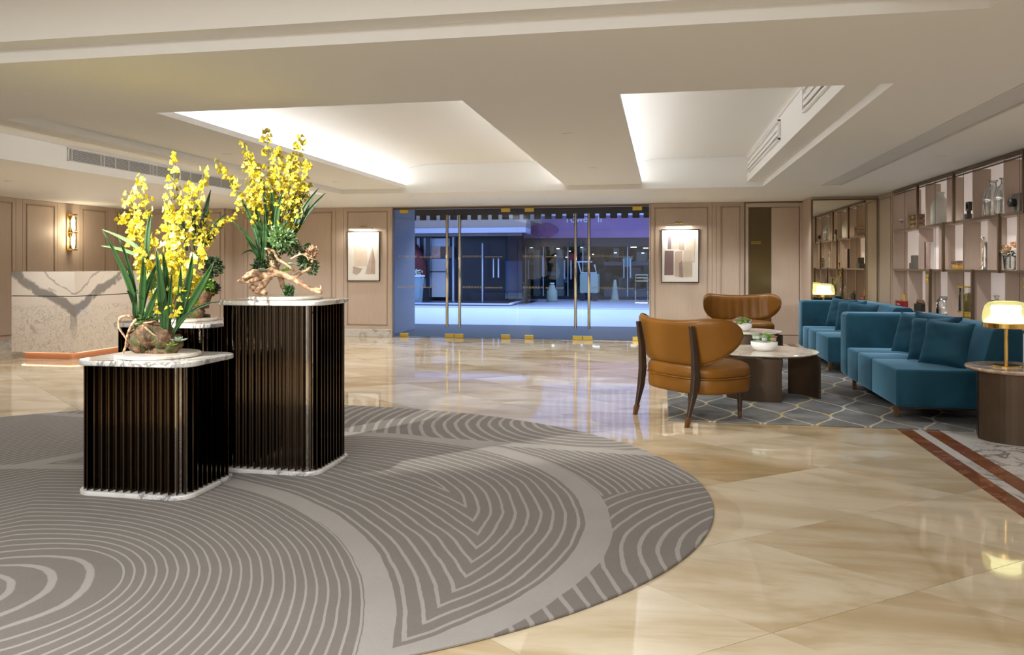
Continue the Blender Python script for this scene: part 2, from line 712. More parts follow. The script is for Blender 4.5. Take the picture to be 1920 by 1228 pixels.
# border bands and the white marble strip beside the shelving
for i, (a, b, m) in enumerate(((1.902, 2.02, 'marble_red'), (2.022, 2.10, 'marble_floor_white'), (2.102, 2.228, 'marble_red'))):
    yy = 0.8
    k = 0
    while yy < BY:
        y2 = min(BY, yy + 1.2)
        obj('border_tile', MB().box(a, b, yy + .001, y2 - .001, -0.006, 0.0), M[m], floor)
        yy = y2
yy = 0.8
while yy < BY:
    y2 = min(BY, yy + 0.9)
    for a, b in ((2.23, 3.0), (3.0, RX)):
        obj('tile', MB().box(a + .001, b - .001, yy + .001, y2 - .001, -0.006, 0.0), M['marble_floor_white'], floor)
    yy = y2

# ceiling height field with real vertical faces
xs = [LX - .2, -6.71, -4.96, -4.88, -4.1, -1.13, -0.52, 1.17, 1.38, 2.147, 2.425, RX + .2]
ys = [FY - .2, 3.57, 3.71, 5.13, 11.5, BY + .12]
xs += [-3.0, 0.9]
xs = sorted(set(xs))


def cell_h(x, y):
    if y < 3.57 and -7 < x < 0.9:
        return 2.86
    if y < 3.71 and x < 1.38:
        return HT
    if 3.71 < y < 5.13:
        return H
    if 5.13 < y < 11.5:
        if -6.71 < x < -4.96:
            return 2.72
        if -4.1 < x < -1.13 or -0.52 < x < 1.17:
            return 2.90
        if -4.88 < x < 1.38:
            return HT
        if 2.147 < x < 2.425:
            return H + 0.02
    return H


cm = MB()
hh = {}
for i in range(len(xs) - 1):
    for j in range(len(ys) - 1):
        h = cell_h((xs[i] + xs[i + 1]) / 2, (ys[j] + ys[j + 1]) / 2)
        hh[i, j] = h
        cm.add([(xs[i], ys[j], h), (xs[i + 1], ys[j], h), (xs[i + 1], ys[j + 1], h), (xs[i], ys[j + 1], h)], [(0, 3, 2, 1)])
for (i, j), h in hh.items():
    if (i + 1, j) in hh and abs(hh[i + 1, j] - h) > 1e-4:
        k = hh[i + 1, j]
        x = xs[i + 1]
        cm.add([(x, ys[j], h), (x, ys[j + 1], h), (x, ys[j + 1], k), (x, ys[j], k)], [(0, 1, 2, 3)])
    if (i, j + 1) in hh and abs(hh[i, j + 1] - h) > 1e-4:
        k = hh[i, j + 1]
        y = ys[j + 1]
        cm.add([(xs[i], y, h), (xs[i + 1], y, h), (xs[i + 1], y, k), (xs[i], y, k)], [(0, 1, 2, 3)])
me = bpy.data.meshes.new('ceiling')
me.from_pydata(cm.v, [], cm.f)
me.materials.append(M['ceiling'])
ceiling = struct(link('ceiling', me))
# roof slab above (keeps the sky out)
rs = struct(obj('trim_1', MB().box(LX - .2, RX + .2, FY - .2, BY + .12, 2.98, 3.1), M['ceiling']))


def vault(x0, x1, y0, y1, rise0, rise1, w0, w1):
    """arched soffit inside a coffer: curves down to the hidden light ledges at both long sides"""
    P = []
    n = 10
    prof = []
    for k in range(n + 1):
        a = k / n * PI / 2
        prof.append((x0 + w0 * (1 - math.cos(a)), 2.885 - rise0 * (1 - math.sin(a))))
    for k in range(n + 1):
        a = PI / 2 - k / n * PI / 2
        prof.append((x1 - w1 * (1 - math.cos(a)), 2.885 - rise1 * (1 - math.sin(a))))
    for x, z in prof:
        P.append([(x, y0, z), (x, y1, z)])
    return obj('coffer_vault', MB().grid(P), M['ceiling'], ceiling, smooth=True)


E0, E1 = 5.135, 11.495
vault(-4.095, -1.135, E0, E1, 0.27, 0.22, 0.75, 0.5)
vault(-0.515, 1.165, E0, E1, 0.27, 0.02, 0.55, 0.05)
# lips that hide the light strips
for a, b in ((-4.10, -3.83), (-1.40, -1.13), (-0.52, -0.29)):
    obj('cove_lip', MB().box(a, b, E0 - .005, E1 + .005, HT, HT + 0.03), M['ceiling'], ceiling)
obj('cove_lip', MB().box(-5.12, -4.955, E0, E1, H, H + 0.03), M['ceiling'], ceiling)
obj('cove_upstand', MB().box(-3.85, -3.83, E0, E1, HT + .03, HT + 0.05), M['ceiling'], ceiling)
for x0, x1 in ((-4.04, -4.02), (-1.22, -1.20), (-0.46, -0.44), (-5.02, -5.00)):
    t = obj('cove_light', MB().box(x0, x1, E0 + .02, E1 - .02, HT + 0.032 if x0 > -5 else H + .032, HT + 0.046 if x0 > -5 else H + .046), M['cove'] if x0 > -5 else emit('recess_led', (1, .97, .95), 13.0))
    tag(t, {-4.04: 'white cove light strip behind the left lip of the large ceiling coffer',
            -1.22: 'white cove light strip behind the right lip of the large ceiling coffer',
            -5.02: 'white cove light strip in the long ceiling recess with the grille',
            -0.46: 'white cove light strip in the small ceiling coffer on the right'}[x0], 'light')
# air outlets in the right side of the small coffer
for y0, y1, nm in ((5.2, 6.9, 'near'), (8.3, 11.2, 'far')):
    t = thing('air_outlet', 'long white slot outlet in the side of the right coffer, %s one' % ('nearer' if nm == 'near' else 'farther'), 'vent', (1.165, y0, 2.62))
    L = y1 - y0
    obj('frame', MB().box(-.025, 0, 0, L, 0, .015).box(-.025, 0, 0, L, .185, .20).box(-.025, 0, 0, .015, 0, .2).box(-.025, 0, L - .015, L, 0, .2), M['white_paint'], t)
    for k in range(2):
        obj('slat', MB().box(-.02, -.012, .016, L - .016, .05 + k * .055, .085 + k * .055), M['white_paint'], t)
# linear slot in the ceiling on the right
t = thing('slot_diffuser', 'pale linear air slot set flush in the ceiling beside the shelving', 'vent', (2.147, 5.13, H))
obj('frame', MB().box(0, .02, 0, 6.37, -.004, .018).box(.258, .278, 0, 6.37, -.004, .018), M['vent'], t)
obj('blade', MB().box(.022, .256, .01, 6.36, .008, .012), M['vent'], t)

# return air grille on the left bulkhead
t = thing('return_air_grille', 'long grey louvred grille on the bulkhead above the reception', 'vent', (-6.71, 7.94, 2.555))
GL = 3.66
obj('frame', MB().box(0, .012, 0, GL, 0, .008).box(0, .012, 0, GL, .142, .15).box(0, .012, 0, .02, 0, .15).box(0, .012, GL - .02, GL, 0, .15), M['vent'], t)
obj('backing', MB().box(0, .002, .01, GL - .01, .005, .145), M['vent_dark'], t)
me = MB().prism_y([(0.002, 0.006), (.010, 0), (.011, 0.0025), (.003, 0.0085)], .02, GL - .02).mesh('slat', M['vent'])
for k in range(11):
    link('slat', me, t, (0, 0, .012 + k * .0122))
for y in (.06, .54, .60, .80, 1.05, 1.48, 1.54, 1.62, 2.0, 2.15, 2.4, 2.7, 2.76, 2.85, 3.2, 3.5):
    obj('mullion', MB().box(.003, .0125, y, y + .012, .006, .144), M['vent'], t)


# wood walls -----------------------------------------------------------
def panel_x(wall, x0, x1, z0, z1, y, mould=True, inset=.07):
    """boarded panel on a wall facing -y"""
    p = obj('panel', MB().box(x0 + .003, x1 - .003, y - .016, y, z0, z1), M['oak'], wall)
    if mould and x1 - x0 > .3:
        a, b, c, d = x0 + inset, x1 - inset, z0 + inset, z1 - inset
        m = MB()
        for s, e in ((0, .008), (.016, .022)):
            m.box(a + s, a + e, y - .022, y - .016, c, d).box(b - e, b - s, y - .022, y - .016, c, d)
            m.box(a, b, y - .022, y - .016, c + s, c + e).box(a, b, y - .022, y - .016, d - e, d - s)
        obj('moulding', m, M['moulding'], p)
    return p


def panel_y(wall, y0, y1, z0, z1, x, sgn, mould=True, inset=.07):
    xa, xb = sorted((x, x + sgn * .016))
    p = obj('panel', MB().box(xa, xb, y0 + .003, y1 - .003, z0, z1), M['oak'], wall)
    if mould and y1 - y0 > .3:
        a, b, c, d = y0 + inset, y1 - inset, z0 + inset, z1 - inset
        xa, xb = sorted((x + sgn * .016, x + sgn * .022))
        m = MB()
        for s, e in ((0, .008), (.016, .022)):
            m.box(xa, xb, a + s, a + e, c, d).box(xa, xb, b - e, b - s, c, d)
            m.box(xa, xb, a, b, c + s, c + e).box(xa, xb, a, b, d - e, d - s)
        obj('moulding', m, M['moulding'], p)
    return p


DX0, DX1 = -5.02, -0.22
BZ = .146
wb_ = MB().box(LX - .2, DX0, BY, BY + .12, 0, 3.0).box(DX1, RX + .2, BY, BY + .12, 0, 3.0).box(DX0, DX1, BY, BY + .12, 2.44, 3.0)
wall_back = struct(obj('wall_back', wb_, M['moulding']))
for a, b, m in ((-8.31, -8.06, 0), (-8.06, -6.145, 1), (-6.145, -5.983, 0), (-5.983, -5.03, 1), (-.21, .853, 1), (.853, .925, 0), (.925, 1.40, 1)):
    panel_x(wall_back, a, b, BZ, H - .005, BY, m)
obj('reveal', MB().box(DX0 - .006, DX0 + .01, BY - .03, BY + .125, 0, 2.44).box(DX1 - .01, DX1 + .006, BY - .03, BY + .125, 0, 2.44), M['oak'], wall_back)
bb = MB().box(-8.31, DX0 - .006, BY - .034, BY, 0, BZ).box(DX1 + .006, 1.40, BY - .034, BY, 0, BZ).box(1.4, 2.40, BY - .034, BY, 0, BZ)
struct(obj('baseboard_back', bb, M['marble_base'], bevel=.004, seg=1))

wall_step = struct(obj('wall_recess', MB().box(LX, -8.31, 13.96, BY, 0, 3.0), M['moulding']))
panel_x(wall_step, LX + .02, -8.32, BZ, H - .005, 13.96)
panel_y(wall_step, 13.97, BY - .02, BZ, H - .005, -8.31, 1, False)
struct(obj('baseboard_recess', MB().box(LX, -8.28, 13.93, 13.96, 0, BZ).box(-8.31, -8.28, 13.96, BY - .034, 0, BZ), M['marble_base']))

wall_left = struct(obj('wall_left', MB().box(LX - .2, LX, FY, BY, 0, 3.0), M['moulding']))
yy = 1.0
for a, b, m in ((5.2, 6.7, 1), (6.7, 6.85, 0), (6.85, 8.35, 1), (8.35, 8.5, 0), (8.5, 9.7, 1), (9.7, 9.82, 0), (9.82, 11.16, 1), (11.16, 11.30, 0), (11.30, 12.07, 1), (12.07, 12.60, 0),
                (12.60, 13.34, 1), (13.34, 13.52, 0), (13.52, 13.94, 1)):
    panel_y(wall_left, a, b, BZ, H - .005, LX, 1, m)
struct(obj('baseboard_left', MB().box(LX, LX + .03, FY, 13.93, 0, BZ), M['marble_base']))
struct(obj('wall_right', MB().box(RX, RX + .12, FY, BY, 0, 3.0), M['oak']))
wf = struct(obj('wall_front', MB().box(-5.9, RX + .12, FY - .12, FY, 0, 3.0), M['oak']))  # unseen wall, added so polished surfaces have something to reflect
obj('added_dark_panel', MB().box(LX - .2, -5.9, FY - .12, FY, 0, 3.0), M['dark_wood'], wf)  # added dark stretch, keeps the low stand's reflections dark
obj('added_marble_dado', MB().box(-5.88, RX, FY, FY + .03, 0, 1.1), M['marble_base'], wf)  # added pale band, there only to be reflected

# concealed service door at the right of the back wall
d1 = struct(thing('door_1', '', '', (1.411, BY, 0)))
for k in ('label', 'category'):
    del d1[k]
obj('door_frame', MB().box(0, .05, -.05, 0, 0, 2.43).box(.90, .95, -.05, 0, 0, 2.43).box(.05, .90, -.05, 0, 2.36, 2.43), M['oak'], d1, bevel=.004, seg=1)
obj('door_edge_strip', MB().box(-.010, 0, -.055, 0, 0, 2.44).box(.95, .962, -.055, 0, 0, 2.44), M['shelf_metal'], d1)
obj('glass_strip', MB().box(.072, .425, -.020, 0, .16, 2.35), M['olive_glass'], d1)
obj('leaf', MB().box(.436, .888, -.030, 0, .16, 2.355), M['oak'], d1, bevel=.003, seg=1)
obj('bottom_rail', MB().box(.052, .898, -.036, 0, .0, .15), M['oak'], d1)
# faint engraved two line notice
for z, w in ((1.755, .155), (1.725, .15)):
    m = MB()
    x = .10
    while x < .10 + w:
        ww = random.uniform(.008, .014)
        m.box(x, x + ww, -.0215, -.020, z, z + .013)
        x += ww + .005
    obj('notice_line', m, M['brass_satin'], d1)

# projecting mirror pier at the end of the shelving
MY = 13.35
pier = struct(obj('wall_pier', MB().box(2.36, RX, MY + .02, BY, 0, 3.0), M['oak']))
obj('side_panel', MB().box(2.345, 2.36, MY + .03, BY - .06, 0, H - .004), M['oak'], pier)
t = thing('wall_mirror', 'tall bronze mirror with thin dark frame at the end of the shelving', 'mirror', (2.36, MY, 0))
obj('mirror_glass', MB().box(.012, .99, 0, .018, .01, 2.395), M['mirror'], t)
obj('frame', MB().box(-.012, .012, -.012, .018, 0, 2.41).box(.985, .997, -.012, .018, 0, 2.41).box(.012, .985, -.012, .018, 2.395, 2.41), M['shelf_metal'], t)
wall_end = struct(obj('wall_shelf_end', MB().box(3.37, RX, 12.52, MY + .02, 0, 3.0), M['oak']))
panel_y(wall_end, 12.60, 13.34, 0.02, H - .01, 3.37, -1, True, .05)

# glass entrance doors ---------------------------------------------------
fr = struct(obj('door_sill', MB().box(DX0, DX1, BY - .01, BY + .12, -.004, .006), M['steel']))
fr = struct(obj('trim_2', MB().box(DX0, DX1, BY + .02, BY + .10, 2.41, 2.44), M['shelf_metal']))
dxs = [-5.02, -3.82, -2.62, -1.42, -0.22]
for k in range(4):
    a, b = dxs[k] + .006, dxs[k + 1] - .006
    dr = struct(thing('door_%d' % (k + 2), '', '', (a, BY + .05, 0)))
    for q in ('label', 'category'):
        del dr[q]
    w = b - a
    obj('glass_pane', MB().box(0, w, 0, .012, .012, 2.405), M['glass_door'], dr)
    piv, lock = (0.12, w - .28) if k % 2 == 0 else (w - .32, .0)
    # gold patch fittings: pivot top and bottom, lock at the bottom
    pw = .17
    px0 = .13 if k % 2 == 0 else w - .13 - pw
    obj('pivot_patch', MB().box(px0, px0 + pw, -.012, .024, .006, .075), M['brass_satin'], dr, bevel=.004, seg=1)
    obj('pivot_patch', MB().box(px0, px0 + pw, -.012, .024, 2.34, 2.41), M['brass_satin'], dr, bevel=.004, seg=1)
    lx = w - .175 if k % 2 == 0 else 0
    obj('lock_patch', MB().box(lx, lx + .175, -.012, .024, .006, .075), M['brass_satin'], dr, bevel=.004, seg=1)
    hx = w - .115 if k % 2 == 0 else .115
    h = obj('pull_handle', MB().tube([(hx, -.06, .21), (hx, -.06, 2.29)], .026, 14), M['steel'], dr, smooth=True)
    obj('handle_standoff', MB().tube([(hx, -.06, .5), (hx, .0, .5)], .01, 8).tube([(hx, -.06, 2.0), (hx, .0, 2.0)], .01, 8), M['steel'], h)
    # small lettering bands in gold film: short marks then a script part, as on the photo
    for z in (1.50, .93):
        m = MB()
        x = .16 if k % 2 else .10
        rr = random.Random(4)
        for q in range(7):
            m.box(x, x + .036, -.002, -.0005, z, z + .036) if False else m.box(x, x + .008, -.002, -.0005, z, z + .036).box(x + .01, x + .036, -.002, -.0005, z + .03, z + .036).box(x + .01, x + .032, -.002, -.0005, z + .014, z + .019).box(x + .03, x + .036, -.002, -.0005, z, z + .028)
            x += .056
        x += .03
        for q in range(12):
            hgt = rr.choice((.022, .022, .034))
            m.box(x, x + .006, -.002, -.0005, z, z + hgt).box(x + .006, x + .018, -.002, -.0005, z + .017, z + .022).box(x + .016, x + .021, -.002, -.0005, z, z + .02)
            x += .028
        obj('gold_lettering', m, M['film'], dr)

# picture lights and pictures ------------------------------------------


def poly_art(name, parent, pts, y, col, th=.002):
    return obj(name, MB().prism_y(pts, y - th, y), plain('print_ink', col, .8, var=.18, scale=6), parent)


def picture(x0, x1, z0, z1, label, art):
    t = thing('framed_picture', label, 'picture', (x0, BY - .017, z0), 0, 'framed pictures beside the glass doors')
    w, h = x1 - x0, z1 - z0
    f = .014
    obj('frame', MB().box(0, f, -.035, 0, 0, h).box(w - f, w, -.035, 0, 0, h).box(f, w - f, -.035, 0, 0, f).box(f, w - f, -.035, 0, h - f, h), M['black'], t, bevel=.002, seg=1)
    p = obj('print', MB().box(f, w - f, -.02, 0, f, h - f), M['paper'], t)
    for k_, (pts, c) in enumerate(art):
        poly_art('print_shape', p, [(u * w, v * h) for u, v in pts], -.0202 - .0007 * k_, c, .0004)
    return t


picture(-5.90, -5.25, 1.056, 2.0, 'abstract print of a dusty pink sail shape, left of the doors',
        [([(.22, .30), (.62, .30), (.60, .75), (.20, .72)], (.70, .61, .52)),
         ([(.56, .14), (.86, .14), (.86, .40), (.78, .70), (.72, .38)], (.47, .35, .29)),
         ([(.55, .14), (.72, .16), (.80, .72), (.68, .45)], (.55, .45, .40)),
         ([(.18, .30), (.46, .25), (.40, .18), (.28, .13), (.17, .16)], (.46, .38, .33))])
picture(-.02, .63, 1.05, 1.99, 'abstract print of beige and plum brush blocks, right of the doors',
        [([(.08, .14), (.33, .14), (.33, .60), (.09, .60)], (.20, .14, .15)),
         ([(.17, .63), (.27, .63), (.27, .88), (.18, .88)], (.24, .20, .22)),
         ([(.28, .63), (.45, .64), (.45, .86), (.28, .87)], (.62, .50, .45)),
         ([(.35, .12), (.55, .10), (.56, .60), (.36, .58)], (.50, .41, .34)),
         ([(.46, .62), (.62, .60), (.62, .86), (.46, .87)], (.44, .37, .33)),
         ([(.48, .11), (.58, .10), (.56, .42), (.47, .36)], (.28, .22, .20)),
         ([(.64, .40), (.88, .40), (.90, .85), (.64, .86)], (.66, .58, .50)),
         ([(.58, .11), (.82, .12), (.82, .37), (.58, .38)], (.50, .42, .34)),
         ([(.58, .40), (.80, .39), (.80, .60), (.60, .61)], (.60, .52, .44))])
for xc, nm in ((-5.575, 'left'), (.28, 'right')):
    t = thing('picture_light', 'brass picture light above the %s print' % ('pink sail' if nm == 'left' else 'beige and plum'), 'lamp', (xc, BY - .017, 2.03), 0, 'brass picture lights')
    obj('wall_plate', MB().box(-.07, .07, -.02, 0, .035, .075), M['brass'], t, bevel=.004, seg=1)
    obj('arm', MB().tube([(0, -.01, .055), (0, -.10, .06), (0, -.16, .03)], .008, 8), M['brass'], t, smooth=True)
    obj('shade', MB().prism_x([(-.185, .0), (-.20, .02), (-.17, .045), (-.14, .035), (-.135, .0)], -.24, .24), M['steel'], t, bevel=.004, seg=1)
    obj('lamp_strip', MB().box(-.22, .22, -.18, -.14, -.004, .0), emit('picture_led', (1, .93, .82), 9), t)
    lamp('picture_lamp', 'AREA', (xc, BY - .18, 2.02), 3.2, (1, .92, .82), (xc, BY + .1, 1.2), shape='RECTANGLE', size=.42, size_y=.04)

# wall sconce at reception
sy = 12.337
t = thing('wall_sconce', 'brass sconce with two glowing ribbed glass tubes on the reception wall', 'lamp', (LX + .016, sy, 1.616))
obj('backplate', MB().box(0, .02, -.07, .07, 0, .66), M['brass'], t, bevel=.006, seg=2)
for z in (.015, .32, .64):
    obj('bracket', MB().box(.02, .13, -.05, .05, z - .012, z + .012), M['brass'], t, bevel=.003, seg=1)
for z in (.04, .35):
    ms = MB()
    prof = [(.045, 0), (.052, .01), (.052, .25), (.045, .26)]
    ms.lathe(prof, 20, (.085, 0, z))
    s = obj('glass_tube', ms, M['glass_clear'], t, smooth=True)
    obj('bulb', MB().lathe([(.0, .05), (.028, .06), (.028, .2), (0, .21)], 12, (.085, 0, z)), emit('sconce_glow', (1, .85, .55), 14), s, smooth=True)
lamp('sconce_lamp', 'POINT', (LX + .30, sy, 1.95), 5, (1, .82, .55), shadow_soft_size=.08)

# trim rings of the added downlights, then the sprinkler head
WHERE = ['in front of the reception desk', 'above the reception desk', 'in the far left corner by the recessed wall', 'above the nearer sofa', 'above the farther sofa', 'above the right hand side table',
         'before the left half of the glass doors, close to them', 'before the pink sail picture', 'before the beige and plum picture', 'left of the grille bulkhead, nearest the camera', 'before the concealed service door',
         'above the gap between the two sofas', 'on the panel between the coffers, nearer one', 'on the panel between the coffers, farther one', 'on the strip left of the large coffer, nearer one',
         'on the strip left of the large coffer, farther one', 'beyond the large coffer, left one', 'beyond the large coffer, right one', 'beyond the small coffer', 'between the bulkhead and the reception desk']
for i, (x, y) in enumerate([(dx, dy) for dx, dy, p in DOWN if p]):
    t = thing('added_ceiling_light', 'small round added ceiling light ' + WHERE[i], 'light', (x, y, HT if -4.88 < x < 1.38 and 5.13 < y < 11.5 else H), 0, 'added ceiling downlights')
    obj('trim_ring', MB().lathe([(.028, -.001), (.045, -.004), (.047, 0), (.028, .0)], 20), M['white_paint'], t, smooth=True)
t = thing('sprinkler_head', 'small white sprinkler head in the left ceiling recess', 'sprinkler', (-5.62, 7.2, 2.72))
obj('rose', MB().lathe([(0, -.012), (.03, -.010), (.045, 0)], 18), M['white_paint'], t, smooth=True)
obj('nozzle', MB().lathe([(0, -.03), (.012, -.028), (.012, -.012)], 12), M['steel'], t, smooth=True)

# rugs ------------------------------------------------------------------
P = [(-3.01 + 3.29 * math.cos(2 * PI * k / 160), 4.555 + 2.58 * math.sin(2 * PI * k / 160)) for k in range(160)]
t = obj('round_rug', MB().prism(P, 0.0, 0.014), M['rug_round'], bevel=.004, seg=1)
tag(t, 'large oval taupe rug with contour lines under the flower stands', 'rug')
t = obj('seating_rug', MB().box(.05, 3.1, 7.0, 12.75, 0.0, .012), M['rug_lattice'], bevel=.003, seg=1)
tag(t, 'blue grey rug with pale gold lattice under the sofas', 'rug')

# reception desk ----------------------------------------------------------
t = thing('reception_desk', 'white marble reception desk with bold grey V vein and copper plinth', 'desk', (-8.25, 9.9, 0))
obj('plinth', MB().prism(rrect(-.95, -.06, .08, 2.2, .12), 0, .10), M['copper'], t)
def desk_poly():
    return rrect(-1.05, 0, 0, 2.15, .02, 3)
obj('lower_body', MB().prism(desk_poly(), .10, .905), M['desk'], t)
obj('shadow_gap', MB().prism(rrect(-1.04, -.01, .01, 2.14, .02, 3), .905, .917), M['black'], t)
obj('upper_body', MB().prism(desk_poly(), .917, 1.265), M['desk'], t)
obj('plinth_light', MB().prism(rrect(-.98, -.03, .05, 2.12, .12), .092, .099), emit('plinth_led', (1, .62, .38), 2.2), t)

# ------------------------------------------------------------------ flower stands
RD = random.Random(11)


def planter(name_label, x0, x1, y0, y1, h, group='slatted flower stands on the round rug'):
    w, d = x1 - x0, y1 - y0
    t = thing('flower_stand', name_label, 'plinth', (x0, y0, .014), 0, group)
    obj('base_slab', MB().prism(rrect(-.02, w + .02, -.02, d + .02, .11, 8), 0, .028), M['marble_white'], t, bevel=.006, seg=2)
    obj('core', MB().prism(rrect(.042, w - .042, .042, d - .042, .06, 8), .028, h - .045), M['core'], t, smooth=False)
    # fins round the rounded rectangle
    r = .09
    segs = []
    P = rrect(0, w, 0, d, r, 24)
    L = [0]
    for i in range(len(P)):
        a, b = P[i], P[(i + 1) % len(P)]
        L.append(L[-1] + math.hypot(b[0] - a[0], b[1] - a[1]))
    n = int(round(L[-1] / .048))
    me = MB().box(-.0045, .0045, 0, .036, .028, h - .045).mesh('slat', M['slat'])
    for k in range(n):
        s = (k + .5) / n * L[-1]
        i = max(j for j in range(len(P)) if L[j] <= s)
        a, b = P[i], P[(i + 1) % len(P)]
        f = (s - L[i]) / max(1e-6, L[i + 1] - L[i])
        x, y = a[0] + f * (b[0] - a[0]), a[1] + f * (b[1] - a[1])
        tx, ty = b[0] - a[0], b[1] - a[1]
        q = math.hypot(tx, ty)
        link('slat', me, t, (x, y, 0), (0, 0, math.atan2(ty / q, tx / q)))
    obj('top_slab', MB().prism(rrect(-.028, w + .028, -.028, d + .028, .12, 8), h - .045, h - .014), M['marble_white'], t, bevel=.008, seg=3)
    obj('turntable_disc', MB().lathe([(0, h - .014), (.235, h - .014), (.245, h - .009), (.245, h + .002), (.238, h + .008), (0, h + .008)], 48, (w / 2, d / 2, 0)), M['marble_disc'], t)
    bpy.context.view_layer.update()
    return t


planter('low black slatted stand with marble top, nearest the camera', -3.36, -2.66, 4.05, 4.58, .80)
planter('tallest black slatted stand with marble top, right of the low one', -2.84, -2.16, 4.68, 5.22, 1.125)
planter('middle height slatted stand half hidden behind the low one', -3.84, -3.10, 4.98, 5.56, .945)

# ------------------------------------------------------------------ flower arrangements
M['petal1'] = plain('orchid_petal_yellow', (0.76, 0.62, 0.03), .5, var=.15, scale=60)
M['petal2'] = plain('orchid_petal_lemon', (0.85, 0.76, 0.16), .5, var=.12, scale=60)
M['petal3'] = plain('orchid_petal_ochre', (0.52, 0.42, 0.03), .5, var=.2, scale=60)
M['stem'] = plain('flower_stem_green', (0.10, 0.13, 0.03), .5, var=.2)
g = G('strap_leaf_green')
n = g.noise(g.coord('Object', (40, 40, 4)), 2, 3)
g.base(g.mix((n * .6 + g.rnd() * .5).clamp(), (0.008, 0.034, 0.008), (0.032, 0.10, 0.022))).set(rough=.4)
M['leaf'] = g.m
M['leaf_light'] = plain('pale_leaf', (0.26, 0.44, 0.18), .45, var=.2)
M['leaf_dark'] = plain('dark_leaf', (0.02, 0.06, 0.02), .5, var=.3)
M['succ_white'] = plain('pale_succulent', (0.42, 0.52, 0.42), .5, var=.15)
M['succ_green'] = plain('green_succulent', (0.22, 0.36, 0.06), .45, var=.25)
M['succ_bright'] = plain('lime_succulent', (0.20, 0.45, 0.05), .45, var=.2)
M['succ_rose'] = plain('rosy_succulent', (0.40, 0.28, 0.20), .5, var=.3)
M['moss'] = plain('green_moss', (0.05, 0.09, 0.015), .9, var=.5, scale=80, bump=.5)
g = G('driftwood')
n = g.noise(g.coord('Object', (9, 9, 9)), 2.2, 5, 1.5)
g.base(g.mix(n.step(.3, .7), (0.24, 0.12, 0.06), (0.72, 0.50, 0.32))).set(rough=.7)
g.bump(n, .5, .02)
M['driftwood'] = g.m
g = G('dark_driftwood')
n = g.noise(g.coord('Object', (9, 9, 9)), 2.2, 5, 1.5)
n3 = g.noise(g.coord('Object'), 14, 3)
g.base(g.mix(n3.step(.52, .62) * .8, g.mix(n.step(.3, .7), (0.045, 0.024, 0.012), (0.20, 0.105, 0.05)), (0.04, 0.06, 0.012))).set(rough=.75)
g.bump(n, .6, .02)
M['driftwood_dark'] = g.m


def flower_mesh(mat, sz, seed):
    """oncidium blossom: wide two lobed lip hanging below five short sepals"""
    rr = random.Random(seed)
    m = MB()
    s = sz
    # lip: fan of two lobes
    lip = [(0, .0, .0), (-.18, -.10, .05), (-.52, -.22, .02), (-.58, -.55, -.06), (-.30, -.74, -.10), (0, -.60, -.02), (.30, -.74, -.10), (.58, -.55, -.06), (.52, -.22, .02), (.18, -.10, .05)]
    m.add([(x * s, z * s, y * s) for x, y, z in lip], [(0, i, i + 1) for i in range(1, 9)] + [(0, 9, 1)])
    for a in (90, 150, 30, 205, -25):
        a += rr.uniform(-10, 10)
        c_, s_ = math.cos(math.radians(a)), math.sin(math.radians(a))
        L, w = .46, .13
        m.add([(0, -.02 * s, 0), ((c_ * L * .5 - s_ * w) * s, .06 * s, (s_ * L * .5 + c_ * w) * s), (c_ * L * s, .02 * s, s_ * L * s), ((c_ * L * .5 + s_ * w) * s, .06 * s, (s_ * L * .5 - c_ * w) * s)], [(0, 1, 2, 3)])
    # small raised crest
    m.add([(-.1 * s, -.04 * s, .0), (.1 * s, -.04 * s, 0), (0, -.14 * s, -.12 * s), (0, -.04 * s, .1 * s)], [(0, 1, 2), (0, 1, 3), (1, 2, 3), (0, 2, 3)])
    return m.mesh('flower', mat)


FL = [flower_mesh(M['petal1'], .034, 1), flower_mesh(M['petal2'], .034, 2), flower_mesh(M['petal3'], .032, 3), flower_mesh(M['petal1'], .030, 4)]
FLG = [(me_, [tuple(v.co) for v in me_.vertices], [tuple(p.vertices) for p in me_.polygons]) for me_ in FL]


def bez(p, q, r_, n):
    out = []
    for i in range(n + 1):
        t = i / n
        out.append(tuple((1 - t) ** 2 * a + 2 * t * (1 - t) * b + t * t * c for a, b, c in zip(p, q, r_)))
    return out


